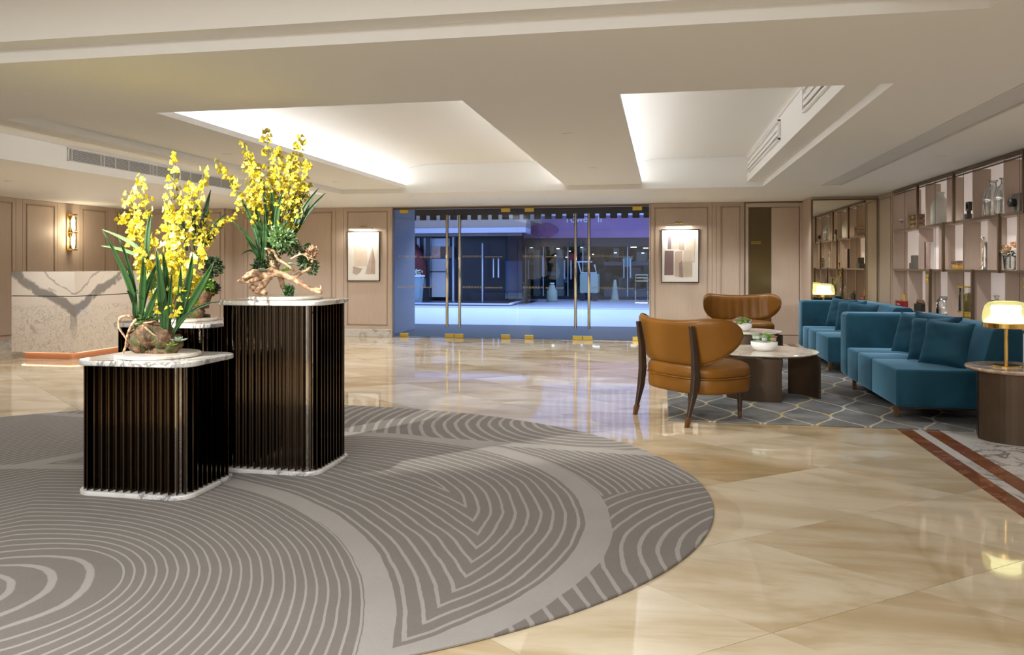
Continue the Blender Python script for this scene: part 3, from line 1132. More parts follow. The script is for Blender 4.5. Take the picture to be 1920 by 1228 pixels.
class Arr:
    def __init__(s, label, cx_, cy_, zt, ex=0):
        s.cx, s.cy, s.zt = cx_, cy_, zt
        s.d = -cx_ * SA + cy_ * CA
        s.r = cx_ * CA + cy_ * SA
        s.t = thing('orchid_arrangement', label, 'flowers', (cx_, cy_, zt), A)

    def p(s, px, py, off=0.0):      # photo column/row on the stand's own depth -> local point
        dd = s.d + off
        return ((px - 960) / 1480 * dd - s.r, off, EYE + (498 - py) / 1480 * dd - s.zt)

    def leaf(s, pts, w=.022, mat='leaf', off0=0.0, off1=None):
        off1 = RD.uniform(-.10, .10) if off1 is None else off1
        k = len(pts)
        Q = [Vector(s.p(x, y, off0 + (off1 - off0) * i / (k - 1))) for i, (x, y) in enumerate(pts)]
        # smooth resample
        if k == 3:
            c = Q[1] * 2 - (Q[0] + Q[2]) * .5
            Q = [Vector(v) for v in bez(Q[0], c, Q[2], 8)]
        rows = []
        n_ = len(Q)
        for i, q in enumerate(Q):
            tt = (Q[min(i + 1, n_ - 1)] - Q[max(i - 1, 0)]).normalized()
            side = tt.cross(Vector((0, 1, 0)))
            side = side.normalized() if side.length > 1e-3 else Vector((1, 0, 0))
            f = i / (n_ - 1)
            ww = w * (0.55 + 1.1 * f if f < .4 else 1.0 * (1 - ((f - .4) / .6) ** 1.8)) + .0008
            rows.append([q + side * ww, q + side * ww * .45 + Vector((0, .004, 0)), q + Vector((0, .010, 0)), q - side * ww * .45 + Vector((0, .004, 0)), q - side * ww])
        return obj('leaf', MB().grid(rows), M[mat], s.t, smooth=True, solid=.0018)

    def spray(s, base, mid, tip, nf, spread=.075, f0=.25, kinds=(0, 1, 3), depth=.10):
        oy0, oy = RD.uniform(-.04, .04), RD.uniform(-depth, depth)
        P = bez(s.p(*base, oy0), s.p(*mid, (oy0 + oy) / 2), s.p(*tip, oy), 14)
        m = MB()
        m.tube(P, [.0032 * (1 - .6 * i / 14) for i in range(15)], 5)
        spots = []
        for k in range(nf):
            f = f0 + (1 - f0) * (k + RD.random()) / nf
            i = min(13, int(f * 14))
            u = f * 14 - i
            a, b = Vector(P[i]), Vector(P[i + 1])
            q = a.lerp(b, u)
            sp = spread * (1.15 - .8 * f)
            e = q + Vector((RD.uniform(-sp, sp), RD.uniform(-sp, sp), RD.uniform(-sp * .5, sp * .7)))
            m.tube([q, (q + e) / 2 + Vector((0, 0, .006)), e], .0013, 3, cap=False)
            spots.append(e)
        st = obj('flower_spray', m, M['stem'], s.t)
        # small half open blossoms between the counted ones, one soft mass per spray
        bm_ = MB()
        for k in range(int(nf * 2.4)):
            f = f0 + (1 - f0) * RD.random()
            i = min(13, int(f * 14))
            q = Vector(P[i]).lerp(Vector(P[i + 1]), f * 14 - i)
            sp = spread * (1.1 - .8 * f)
            e = q + Vector((RD.uniform(-sp, sp), RD.uniform(-sp, sp), RD.uniform(-sp * .6, sp * .6)))
            R3 = Matrix.Rotation(RD.uniform(-1.3, 1.3), 3, 'Z') @ Matrix.Rotation(RD.uniform(-.9, .9), 3, 'X')
            _, gv, gf = FLG[RD.choice(kinds)]
            bm_.add([e + (R3 @ Vector(v)) * .80 for v in gv], gf)
        sm = obj('small_blossoms', bm_, M['petal1'] if 2 not in kinds else M['petal3'], st)
        sm['kind'] = 'stuff'
        for e in spots:
            link('flower', FL[RD.choice(kinds)], st, e, (RD.uniform(-.5, .5), RD.uniform(-.5, .5), RD.uniform(-1.3, 1.3)))
        return st

    def wood(s, strands, mat, name='driftwood'):
        m = MB()
        for pts, rad in strands:
            Q = [Vector(s.p(a, b, o)) for a, b, o in pts]
            # catmull resample
            R_, W = [], []
            for i in range(len(Q) - 1):
                p0, p1, p2, p3 = Q[max(i - 1, 0)], Q[i], Q[i + 1], Q[min(i + 2, len(Q) - 1)]
                for k in range(5):
                    t = k / 5
                    R_.append(.5 * ((2 * p1) + (p2 - p0) * t + (2 * p0 - 5 * p1 + 4 * p2 - p3) * t * t + (3 * p1 - p0 - 3 * p2 + p3) * t ** 3))
                    W.append((rad[i] * (1 - t) + rad[i + 1] * t) * RD.uniform(.82, 1.18))
            R_.append(Q[-1])
            W.append(rad[-1])
            for v in R_:
                v.z = max(v.z, .004)
            m.tube(R_, W, 9)
        return obj(name, m, M[mat], s.t, smooth=True)

    def clump(s, px, py, off, r, n, mat, lw=.010, name='foliage', droop=0):
        c = Vector(s.p(px, py, off))
        m = MB()
        for k in range(n):
            v = Vector((RD.gauss(0, 1), RD.gauss(0, 1), RD.gauss(0, 1)))
            v.normalize()
            q = c + v * r * RD.uniform(.35, 1) ** .8
            q.z = max(.01, q.z - droop * RD.random())
            dv = (v + Vector((RD.uniform(-.7, .7), RD.uniform(-.7, .7), RD.uniform(-.3, .9)))).normalized()
            sd = dv.cross(Vector((RD.uniform(-1, 1), RD.uniform(-1, 1), .3))).normalized() * lw * .5
            L = lw * RD.uniform(1.6, 2.8)
            m.add([q, q + dv * L * .5 + sd, q + dv * L, q + dv * L * .5 - sd], [(0, 1, 2, 3)])
        for k in range(8):
            v = Vector((RD.gauss(0, 1), RD.gauss(0, 1), RD.gauss(0, 1))).normalized()
            q = c + v * r * .85
            q.z = max(.01, q.z)
            m.tube([c, (c + q) / 2, q], .0018, 4)
        o = obj(name, m, M[mat], s.t)
        o['kind'] = 'stuff'
        return o

    def rosette(s, px, py, off, r, mat, parent=None):
        return rosette(s.t, s.p(px, py, off), r, mat)


def rosette(parent, loc, r, mat, rings=((0, 5, .35), (25, 7, .7), (50, 9, 1.0)), name='succulent', core=0):
    m = MB()
    if core:
        m.lathe([(0, -r * .5), (r * .42, -r * .35), (r * .55, -r * .05), (r * .42, r * .25), (0, r * .4)], 9)
    for el, n_, rr in rings:
        for k in range(n_):
            a = 2 * PI * (k + (.5 if el == 25 else 0)) / n_ + .3
            h_ = math.radians(85 - el * 1.35)
            dv = Vector((math.cos(a) * math.cos(h_), math.sin(a) * math.cos(h_), math.sin(h_)))
            sd = Vector((-math.sin(a), math.cos(a), 0)) * r * .34 * (.6 + .5 * rr)
            up = dv.cross(sd).normalized() * r * .08
            if up.z < 0:
                up = -up
            L = r * rr
            m.add([Vector((0, 0, 0)), dv * L * .55 + sd - up, dv * L * 1.0, dv * L * .55 - sd - up, dv * L * .5 + up],
                  [(0, 1, 4), (1, 2, 4), (2, 3, 4), (3, 0, 4), (0, 3, 2, 1)])
    if name == 'rose':
        m.lathe([(0, -r * .5), (r * .45, -r * .3), (r * .62, 0), (r * .5, r * .4), (r * .2, r * .6), (0, r * .55)], 9)
    return obj(name, m, M[mat], parent, loc=loc)


# -- low stand
a1 = Arr('yellow orchids and strap leaves in gnarled wood on the low stand', -3.01, 4.315, .822)
a1.wood([([(262, 655, 0), (268, 635, -.02), (290, 628, -.03), (318, 640, -.02), (335, 655, 0)], [.06, .085, .09, .07, .04]),
         ([(256, 668, .02), (275, 662, -.03), (300, 662, -.05), (322, 664, -.03), (322, 667, 0)], [.02, .03, .04, .03, .012]),
         ([(260, 628, .03), (270, 606, .02), (285, 612, .02), (300, 630, 0)], [.035, .05, .05, .04]),
         ([(285, 655, .06), (300, 635, .06), (320, 640, .05), (338, 648, .04)], [.05, .06, .05, .025])], 'driftwood_dark')
a1.wood([([(252, 600, -.03), (240, 592, -.05), (226, 596, -.05), (223, 612, -.05), (232, 628, -.04), (240, 640, -.03)], [.008, .010, .010, .008, .006, .004]),
         ([(256, 598, -.06), (246, 612, -.08), (238, 632, -.08), (236, 648, -.08), (230, 664, -.08)], [.010, .009, .007, .007, .006]),
         ([(268, 606, -.07), (282, 604, -.09), (292, 602, -.08), (297, 606, -.06)], [.006, .006, .004, .003]),
         ([(268, 610, -.09), (280, 620, -.11), (290, 628, -.10), (300, 632, -.08)], [.009, .007, .006, .004])], 'driftwood', 'root')
a1.clump(268, 612, .0, .05, 260, 'moss', .008, 'moss')
a1.clump(275, 648, -.05, .045, 160, 'moss', .007, 'moss')
a1.clump(292, 528, -.02, .045, 240, 'leaf_light', .014)
a1.clump(277, 598, -.02, .04, 160, 'leaf_light', .016)
a1.rosette(335, 640, -.05, .055, 'succ_white')
a1.rosette(322, 648, -.09, .035, 'succ_green')
LV1 = [([(254, 600), (241, 530), (191, 430)], .017), ([(255, 602), (247, 520), (222, 446)], .013), ([(258, 600), (248, 560), (237, 545)], .012),
       ([(262, 602), (268, 535), (268, 480)], .020), ([(264, 602), (275, 540), (300, 488)], .017), ([(270, 600), (284, 570), (296, 536)], .017),
       ([(308, 640), (304, 560), (292, 462)], .026), ([(310, 636), (312, 540), (304, 468)], .020), ([(332, 612), (337, 550), (339, 498)], .014),
       ([(334, 606), (352, 535), (361, 474)], .020), ([(332, 612), (372, 545), (401, 491)], .022), ([(330, 622), (362, 582), (412, 566)], .008),
       ([(318, 630), (318, 575), (323, 505)], .012), ([(256, 604), (250, 580), (257, 543)], .006), ([(322, 630), (340, 600), (360, 585)], .010)]
for pts, w in LV1:
    a1.leaf(pts, w * 1.1, off0=RD.uniform(-.07, -.03), off1=RD.uniform(-.22, -.15))
a1.leaf([(268, 480), (245, 455), (191, 430)], .012, 'leaf_light', -.02, -.06)
a1.leaf([(268, 486), (235, 470), (190, 461)], .010, 'leaf_light', -.02, -.06)
a1.leaf([(276, 500), (277, 440), (284, 398)], .016, off1=-.02)
SP1 = [((300, 640), (310, 470), (331, 286), 26), ((298, 640), (290, 450), (258, 326), 24), ((295, 640), (285, 470), (240, 362), 26), ((300, 640), (270, 430), (226, 404), 24),
       ((305, 640), (345, 470), (384, 312), 24), ((302, 640), (330, 480), (352, 345), 28), ((302, 640), (320, 500), (318, 380), 28), ((305, 640), (350, 520), (384, 460), 26),
       ((305, 640), (350, 560), (372, 520), 22), ((300, 640), (285, 520), (262, 470), 24), ((298, 640), (300, 560), (335, 430), 26), ((300, 640), (330, 560), (350, 500), 20)]
for b_, m_, t_, nf in SP1:
    a1.spray(b_, m_, t_, nf, spread=.085, f0=.36, kinds=(0, 1, 1, 3), depth=.12)

# -- tall stand
a2 = Arr('yellow orchid sprays with succulents on pale driftwood on the tallest stand', -2.50, 4.95, 1.147)
a2.wood([([(446, 527, .03), (468, 526, 0), (495, 516, -.03), (520, 512, -.03), (550, 523, -.04), (585, 543, -.05), (604, 549, -.05)], [.010, .022, .034, .030, .020, .014, .010]),
         ([(455, 522, -.04), (475, 512, -.04), (500, 516, -.03), (515, 505, 0)], [.010, .025, .035, .030]),
         ([(505, 516, 0), (492, 535, -.05), (478, 550, -.07)], [.030, .022, .012]),
         ([(470, 536, .05), (485, 545, .07), (500, 549, .05)], [.022, .024, .012]),
         ([(525, 508, .03), (530, 535, .06), (536, 550, .08)], [.028, .018, .012]),
         ([(515, 506, .02), (508, 480, .04), (503, 455, .05), (497, 430, .05)], [.030, .024, .030, .022]),
         ([(550, 520, -.02), (568, 510, -.02), (583, 500, 0), (590, 470, .01)], [.014, .012, .014, .012]),
         ([(590, 540, -.05), (602, 542, -.05), (600, 534, -.05)], [.010, .008, .003])], 'driftwood')
a2.wood([([(497, 466, -.04), (512, 470, -.07), (522, 486, -.08), (540, 497, -.09), (553, 510, -.08)], [.006, .010, .009, .008, .006]),
         ([(545, 486, -.05), (560, 478, -.07), (572, 478, -.07), (579, 488, -.07)], [.006, .006, .006, .004]),
         ([(560, 474, -.06), (575, 481, -.07), (592, 487, -.07)], [.004, .003, .002])], 'driftwood', 'twig')
a2.clump(585, 473, -.02, .028, 200, 'driftwood', .012, 'fibre_tuft')
a2.clump(528, 445, -.05, .085, 700, 'leaf_light', .013)
a2.clump(520, 455, .03, .07, 260, 'leaf_dark', .014)
a2.clump(545, 462, -.03, .06, 260, 'leaf', .012)
a2.clump(572, 475, .02, .045, 240, 'leaf', .013, droop=.08)
a2.clump(586, 495, .0, .03, 140, 'leaf', .011, droop=.05)
a2.clump(487, 500, .02, .045, 200, 'leaf_dark', .014)
a2.clump(541, 540, -.04, .022, 160, 'leaf', .012, droop=.05)
a2.clump(512, 490, .02, .05, 180, 'moss', .010, 'moss')
a2.rosette(492, 508, -.07, .042, 'succ_white')
a2.rosette(536, 508, -.09, .050, 'succ_green')
a2.rosette(545, 497, -.08, .038, 'succ_white')
a2.rosette(541, 436, -.12, .030, 'succ_white')
LV2 = [([(488, 490), (478, 430), (451, 370)], .018), ([(489, 490), (480, 430), (458, 392)], .014), ([(490, 488), (488, 430), (477, 388)], .022), ([(486, 488), (470, 450), (430, 408)], .006),
       ([(484, 484), (470, 450), (445, 425)], .010), ([(484, 488), (472, 470), (452, 478)], .007), ([(486, 486), (475, 465), (458, 440)], .012), ([(492, 490), (497, 440), (495, 395)], .016),
       ([(548, 446), (565, 400), (597, 353)], .018), ([(548, 448), (572, 405), (610, 362)], .016), ([(546, 446), (560, 410), (580, 385)], .020), ([(546, 450), (556, 400), (575, 360)], .010),
       ([(515, 440), (512, 390), (508, 345)], .018), ([(518, 440), (520, 400), (530, 360)], .018), ([(505, 440), (498, 385), (493, 338)], .012), ([(530, 440), (540, 400), (555, 362)], .012),
       ([(570, 462), (578, 458), (582, 458)], .010)]
for pts, w in LV2:
    a2.leaf(pts, w, off0=RD.uniform(-.03, .02), off1=RD.uniform(-.10, .05))
SP2 = [((512, 450), (508, 340), (499, 240), 22), ((518, 450), (540, 340), (566, 252), 24), ((508, 450), (480, 350), (457, 268), 24), ((506, 450), (455, 380), (407, 300), 20),
       ((520, 450), (560, 360), (577, 300), 26), ((516, 450), (525, 350), (520, 272), 28), ((512, 450), (490, 350), (474, 300), 26), ((520, 450), (548, 360), (545, 290), 28),
       ((522, 450), (560, 400), (574, 345), 24), ((512, 450), (480, 400), (470, 350), 22), ((530, 450), (545, 420), (556, 375), 22), ((514, 450), (505, 400), (510, 330), 24)]
for b_, m_, t_, nf in SP2:
    a2.spray(b_, m_, t_, nf, spread=.085, f0=.28, kinds=(0, 2, 2, 3), depth=.12)
for px_2, py_2 in ((508, 405), (500, 412), (535, 395), (545, 405), (548, 420), (528, 372), (540, 415), (505, 378)):
    pass

# -- middle stand (mostly hidden)
a3 = Arr('yellow orchids with dark foliage on the middle stand behind', -3.47, 5.27, .967)
a3.wood([([(345, 592, 0), (368, 588, -.03), (382, 560, -.02), (384, 520, 0), (378, 480, 0)], [.03, .05, .055, .045, .03]),
         ([(340, 560, -.05), (355, 545, -.06), (372, 560, -.05)], [.012, .02, .02]),
         ([(330, 594, .05), (360, 592, .05), (392, 594, .02)], [.03, .04, .02]),
         ([(375, 480, 0), (372, 440, .02), (366, 420, .02)], [.03, .02, .012])], 'driftwood_dark')
a3.clump(396, 500, 0, .075, 330, 'leaf_dark', .014)
a3.clump(398, 540, .02, .045, 160, 'leaf_dark', .014)
a3.clump(386, 532, -.06, .04, 130, 'succ_bright', .014)
for pts, w in [([(370, 470), (382, 410), (395, 356)], .022), ([(374, 470), (392, 435), (424, 400)], .018), ([(374, 474), (396, 445), (418, 426)], .014), ([(366, 470), (362, 420), (372, 385)], .014),
               ([(350, 470), (345, 430), (330, 395)], .018)]:
    a3.leaf(pts, w, off0=0, off1=-.03)
for b_, m_, t_, nf in [((368, 480), (390, 430), (436, 402), 20), ((366, 480), (372, 400), (366, 350), 18), ((376, 560), (388, 535), (398, 548), 10), ((360, 480), (340, 400), (330, 350), 14), ((366, 480), (385, 440), (392, 395), 14)]:
    a3.spray(b_, m_, t_, nf, spread=.07, kinds=(0, 2, 3))

# ------------------------------------------------------------------ armchairs


def armchair():
    t = thing('armchair', 'tan leather curved back armchair standing nearest, seen from behind', 'chair', (0, 0, 0), 0, 'tan leather lounge chairs')
    R_, th = .62, math.radians(65)
    nu, nv = 64, 14
    rows_o, rows_i = [], []
    half = .034
    outer, inner = [], []

    def prof(u):
        et = (max(0, 1 - abs(u) ** 9)) ** (1 / 2.4)
        eb = (max(0, 1 - abs(u) ** 3.8)) ** (1 / 1.9)
        c_ = .72 + .058 * abs(u) ** 2.2
        zt = c_ + (.150 + .005 * u * u) * et
        zb = c_ - (.228 + .055 * abs(u) ** 2.2) * eb
        return zb, zt
    for i in range(nu + 1):
        u = -1 + 2 * i / nu
        u = math.sin(u * PI / 2) if abs(u) < 1 else u
        a = u * th
        zb, zt = prof(u)
        co_, ci_ = [], []
        ch = abs(math.sin((u + 1) * .5 * PI * 9))
        for j in range(nv + 1):
            v = j / nv
            vv = .5 - .5 * math.cos(v * PI)
            z = zb + (zt - zb) * vv
            edge = math.sqrt(max(0, 1 - (2 * vv - 1) ** 8)) * math.sqrt(max(0, 1 - abs(u) ** 14))
            yc = -.30 - (z - .7) * .20 + .12 * u * u + .20 * abs(u) ** 7
            sl = (.24 * u + 1.40 * abs(u) ** 6 * (1 if u > 0 else -1)) / .565
            nn = math.hypot(1, sl)
            nx, ny = sl / nn, -1 / nn
            fo = half * edge * .9 + .003
            fi = half * edge * 1.0 + .010 * ch * edge
            co_.append((.565 * u + nx * fo, yc + ny * fo, z))
            ci_.append((.565 * u - nx * fi, yc - ny * fi, z))
        outer.append(co_)
        inner.append(ci_)
    m = MB().grid(outer).grid(inner)
    b = obj('backrest', m, M['leather'], t, smooth=True)
    # piping along the rim
    rim = []
    for i in range(nu + 1):
        rim.append(outer[i][-1])
    for i in range(nu, -1, -1):
        rim.append(outer[i][0])
    rim = [tuple((p + q) / 2 for p, q in zip(r1, r2)) for r1, r2 in zip(rim, [inner[i][-1] for i in range(nu + 1)] + [inner[i][0] for i in range(nu, -1, -1)])]
    rim.append(rim[0])
    obj('piping', MB().tube(rim, .011, 8, cap=False), M['leather'], b, smooth=True)

    def sup(a_, b_, n_, e=2.9):
        out = []
        for k in range(n_):
            q = 2 * PI * k / n_
            c_, s_ = math.cos(q), math.sin(q)
            out.append((a_ * math.copysign(abs(c_) ** (2 / e), c_), b_ * math.copysign(abs(s_) ** (2 / e), s_)))
        return out
    S = sup(1, 1, 56)

    def shell(prof_, cy_):
        m_ = MB()
        n_ = len(S)
        vs_, fs_ = [], []
        for (k, z) in prof_:
            for x, y in S:
                vs_.append((x * .44 * k, cy_ + y * .355 * k, z))
        for j in range(len(prof_) - 1):
            for i in range(n_):
                fs_.append((j * n_ + i, j * n_ + (i + 1) % n_, (j + 1) * n_ + (i + 1) % n_, (j + 1) * n_ + i))
        fs_.append(tuple(reversed(range(n_))))
        fs_.append(tuple(range((len(prof_) - 1) * n_, len(prof_) * n_)))
        return m_.add(vs_, fs_)
    obj('seat_base', shell([(.93, .255), (.985, .262), (1.0, .29), (1.0, .375), (.985, .385)], .05), M['leather'], t, smooth=True)
    cu = obj('seat_cushion', shell([(.97, .386), (1.0, .395), (1.015, .42), (1.01, .455), (.97, .485), (.88, .503), (.6, .515), (.2, .518)], .05), M['leather'], t, smooth=True)
    ring = [(x * .445, .05 + y * .36, .389) for x, y in S]
    ring.append(ring[0])
    obj('piping', MB().tube(ring, .007, 6, cap=False), M['leather'], cu, smooth=True)
    for sx in (-1, 1):
        # rear leg rises up the outside of the back
        P = [(sx * .335, -.395, 0), (sx * .335, -.370, .1), (sx * .338, -.325, .26), (sx * .34, -.303, .42), (sx * .34, -.312, .62), (sx * .34, -.352, .845)]
        W = [.014, .018, .029, .032, .027, .021]
        m = MB()
        vs_ = []
        for p, w in zip(P, W):
            vs_ += [(p[0] - w * .75, p[1] - w, p[2]), (p[0] + w * .75, p[1] - w, p[2]), (p[0] + w * .75, p[1] + w, p[2]), (p[0] - w * .75, p[1] + w, p[2])]
        fs_ = [(3, 2, 1, 0)]
        for j in range(len(P) - 1):
            for i in range(4):
                fs_.append((j * 4 + i, j * 4 + (i + 1) % 4, j * 4 + 4 + (i + 1) % 4, j * 4 + 4 + i))
        fs_.append(tuple(len(P) * 4 - 4 + i for i in range(4)))
        m.add(vs_, fs_)
        lg = obj('leg', m, M['dark_wood'], t, bevel=.006, seg=2)
        obj('foot_cap', MB().add([(P[0][0] + a * .0125, -.395 + b * .0165, 0) for a, b in ((-1, -1), (1, -1), (1, 1), (-1, 1))] + [(P[0][0] + a * .0165, -.3735 + b * .0222, .085) for a, b in ((-1, -1), (1, -1), (1, 1), (-1, 1))],
            [(0, 1, 5, 4), (1, 2, 6, 5), (2, 3, 7, 6), (3, 0, 4, 7), (4, 5, 6, 7), (3, 2, 1, 0)]), M['foot_brass'], lg)
        lg = obj('leg', MB().lathe([(0, 0), (.014, 0), (.027, .262), (0, .262)], 14, (sx * .31, .25, 0)), M['dark_wood'], t, smooth=False)
        auto_smooth(lg)
        c_ = obj('foot_cap', MB().lathe([(.0150, 0), (.0190, .075), (.0165, .076), (.0, .076)], 14, (sx * .31, .25, 0)), M['foot_brass'], lg)
    return t


ch = armchair()
c2 = copy_tree(ch)
c2['label'] = 'tan leather curved back armchair at the far side, facing the camera'
ch.location = (.275, 7.25, 0)
ch.rotation_euler = (0, 0, math.radians(-48.6))
c2.location = (1.18, 12.35, .012)
c2.rotation_euler = (0, 0, math.radians(184))

# ------------------------------------------------------------------ coffee tables and bowls


def coffee_table(r, h, label):
    t = thing('coffee_table', label, 'table', (0, 0, 0), 0, 'round coffee tables on the seating rug')
    obj('table_top', MB().lathe([(0, h - .03), (r - .05, h - .03), (r - .008, h - .016), (r, h - .010), (r, h - .004), (r - .004, h), (0, h)], 72), M['marble_table'], t)

    def arc(cx_, cy_, rr, a0, a1, n_=22):
        th = .012
        P = [(cx_ + (rr + th) * math.cos(math.radians(a0 + (a1 - a0) * k / n_)), cy_ + (rr + th) * math.sin(math.radians(a0 + (a1 - a0) * k / n_))) for k in range(n_ + 1)]
        P += [(cx_ + (rr - th) * math.cos(math.radians(a1 + (a0 - a1) * k / n_)), cy_ + (rr - th) * math.sin(math.radians(a1 + (a0 - a1) * k / n_))) for k in range(n_ + 1)]
        return P
    obj('curved_leg', MB().prism(arc(.02, -.12, r * .82, -78, -150), 0, h - .031), M['bronze'], t)
    obj('curved_leg', MB().prism(arc(.12 - .62, -.05, .92, -15, 12), 0, h - .031), M['bronze'], t) if False else obj('curved_leg', MB().prism(arc(-.12, -.52, r * 1.22, 20, 55), 0, h - .031), M['bronze'], t)
    obj('curved_leg', MB().prism(arc(.0, .05, r * .82, 120, 190), 0, h - .031), M['bronze'], t)
    return t


ct = coffee_table(.56, .45, 'large round marble coffee table on curved bronze legs, nearer one')
c2 = copy_tree(ct)
c2['label'] = 'smaller looking round coffee table farther back, by the far armchair'
ct.location = (1.03, 8.65, .012)
ct.rotation_euler = (0, 0, 0)
c2.location = (1.10, 11.20, .012)
c2.rotation_euler = (0, 0, math.radians(0))
c2.scale = (.88, .88, 1.0)


def bowl(label, loc, R0, seed, spin):
    rr = random.Random(seed)
    t = thing('succulent_bowl', label, 'planter', loc, spin, 'white bowls of succulents')
    H_ = .095
    prof = [(0, 0), (R0 * .62, 0), (R0 * .85, .02), (R0 * .99, .055), (R0, H_), (R0 * .93, H_), (R0 * .92, H_ - .02), (0, H_ - .025)]
    b = obj('bowl', MB().lathe(prof, 40), M['white_paint'], t, smooth=True)
    for f in b.data.polygons:
        f.use_smooth = True
    obj('soil', MB().lathe([(0, H_ - .015), (R0 * .92, H_ - .018)], 24), plain('pebble_soil', (.25, .19, .14), .9, var=.5, scale=90), t)
    for k in range(12):
        a = k * 2.4 + rr.random()
        q = R0 * .78 * math.sqrt((k + .5) / 12)
        mt = ('succ_bright', 'succ_green', 'succ_rose', 'succ_white', 'succ_bright')[rr.randrange(5)]
        if math.cos(a + spin) < -.35:
            mt = rr.choice(('succ_rose', 'succ_white'))
        rosette(t, (q * math.cos(a), q * math.sin(a), H_ + .030 * (1 - q / R0) + rr.uniform(.016, .034)), rr.uniform(.046, .060), mt, rings=((-8, 5, .5), (12, 7, .8), (35, 8, 1.0)), core=1)
    return t


bowl('white bowl of green and rosy succulents on the nearer coffee table', (1.045, 8.60, .462), .135, 3, 0)
bowl('white bowl of succulents on the farther coffee table', (1.06, 11.15, .462), .135, 5, 1)

# ------------------------------------------------------------------ sofas


def sofa():
    t = thing('sofa', 'long teal velvet sofa with chrome free square arm, nearer the camera', 'sofa', (0, 0, 0), 0, 'teal velvet sofas')
    t['label'] = 'long teal velvet sofa nearer the camera'
    for a, b in ((0, .83), (.83, 1.38), (1.38, 1.84)):
        obj('seat_cushion', MB().box(0, .74, a + .002, b - .002, .135, .455), M['teal'], t, smooth=True, bevel=.022, seg=4)
    poly = [(.66, .135), (.66, .44), (.755, .80), (.79, .825), (.95, .825), (.985, .80), (.985, .135)]
    obj('backrest', MB().prism_y([(x, z) for x, z in poly], 0, 1.84), M['teal'], t, smooth=True, bevel=.02, seg=4)
    obj('arm', MB().box(-.005, .985, 1.84, 2.16, .135, .825), M['teal'], t, smooth=True, bevel=.045, seg=5)
    obj('underframe', MB().box(.05, .93, .05, 2.10, .115, .135), M['black'], t)
    for x in (.075, .90):
        for y in (.28, 1.84):
            obj('leg', MB().prism([(x - .018, y - .022), (x + .018, y - .022), (x + .018, y + .022), (x - .018, y + .022)], 0, .117), M['foot_brass'], t, bevel=.003, seg=1)
    return t


sf = sofa()
s2 = copy_tree(sf)
s2['label'] = 'matching teal velvet sofa farther away, in front of the mirror'
sf.location = (1.96, 7.22, .012)
s2.location = (2.02, 10.35, .012)


def pillow(loc, rot, label, group, sz=.41):
    n_ = 14
    P = [[], []]
    top, bot = [], []
    for i in range(n_ + 1):
        ra, rb = [], []
        for j in range(n_ + 1):
            u, v = -1 + 2 * i / n_, -1 + 2 * j / n_
            pin = 1 - .07 * ((1 - v * v) * abs(u) ** 3)
            pin2 = 1 - .07 * ((1 - u * u) * abs(v) ** 3)
            x, z = u * sz / 2 * pin, v * sz / 2 * pin2
            th_ = .075 * (max(0, (1 - u ** 4) * (1 - v ** 4))) ** .55 + .002
            wr = .004 * math.sin(7 * u + 3 * v) * (1 - u * u) + .003 * math.sin(13 * v - 4 * u) * (1 - v * v)
            ra.append((x, -th_ + wr, z))
            rb.append((x, th_ + wr, z))
        top.append(ra)
        bot.append(rb)
    o = obj('throw_pillow', MB().grid(top).grid(bot), M['teal_pillow'], smooth=True)
    tag(o, label, 'cushion', group)
    o.location = loc
    o.rotation_euler = rot
    return o


M['teal_pillow'] = velvet('teal_pillow_velvet', (0.006, 0.053, 0.092), .5)
rd = math.radians
G1, G2 = 'teal pillows on the nearer sofa', 'teal pillows on the farther sofa'
pillow((2.45, 7.53, .665), (rd(-16), rd(4), rd(-42)), 'teal pillow on the nearer sofa, front one closest to the lamp', G1)
pillow((2.44, 7.88, .675), (rd(-18), rd(-3), rd(-44)), 'teal pillow in the middle of the nearer sofa', G1)
pillow((2.43, 8.33, .68), (rd(-18), rd(3), rd(-50)), 'teal pillow closest to the arm of the nearer sofa', G1)
pillow((2.55, 8.13, .69), (rd(-12), rd(6), rd(-30)), 'teal pillow tucked behind the others on the nearer sofa', G1)
pillow((2.49, 10.76, .67), (rd(-16), rd(4), rd(-42)), 'teal pillow on the farther sofa, front one nearest the camera', G2)
pillow((2.47, 11.20, .68), (rd(-18), rd(-3), rd(-44)), 'teal pillow in the middle of the farther sofa', G2)
pillow((2.46, 11.72, .69), (rd(-16), rd(4), rd(-50)), 'teal pillow at the far end of the farther sofa', G2)

# ------------------------------------------------------------------ side tables and lamps


def side_table(label):
    t = thing('side_table', label, 'table', (0, 0, 0), 0, 'drum side tables beside the sofas')
    obj('table_top', MB().lathe([(0, .53), (.35, .53), (.372, .542), (.375, .552), (.370, .56), (0, .56)], 64), M['marble_brown'], t)
    P = [(.315 * math.cos(rd(a)), .315 * math.sin(rd(a))) for a in range(-170, 41, 7)]
    P += [(.300 * math.cos(rd(a)), .300 * math.sin(rd(a))) for a in range(40, -171, -7)]
    obj('curved_panel', MB().prism(P, 0, .53), M['bronze'], t)
    obj('flat_panel', MB().prism([(-.31, -.04), (-.298, -.04), (-.225, .19), (-.237, .20)], 0, .53).prism([(-.237, .19), (-.225, .18), (.24, .20), (.24, .215)], 0, .53), M['dark_wood'], t)
    return t


st = side_table('round drum side table with brown marble top at the right edge')
s2 = copy_tree(st)
s2['label'] = 'round drum side table behind the farther sofa, before the mirror'
st.location = (2.74, 6.80, 0)
s2.location = (2.50, 12.93, 0)

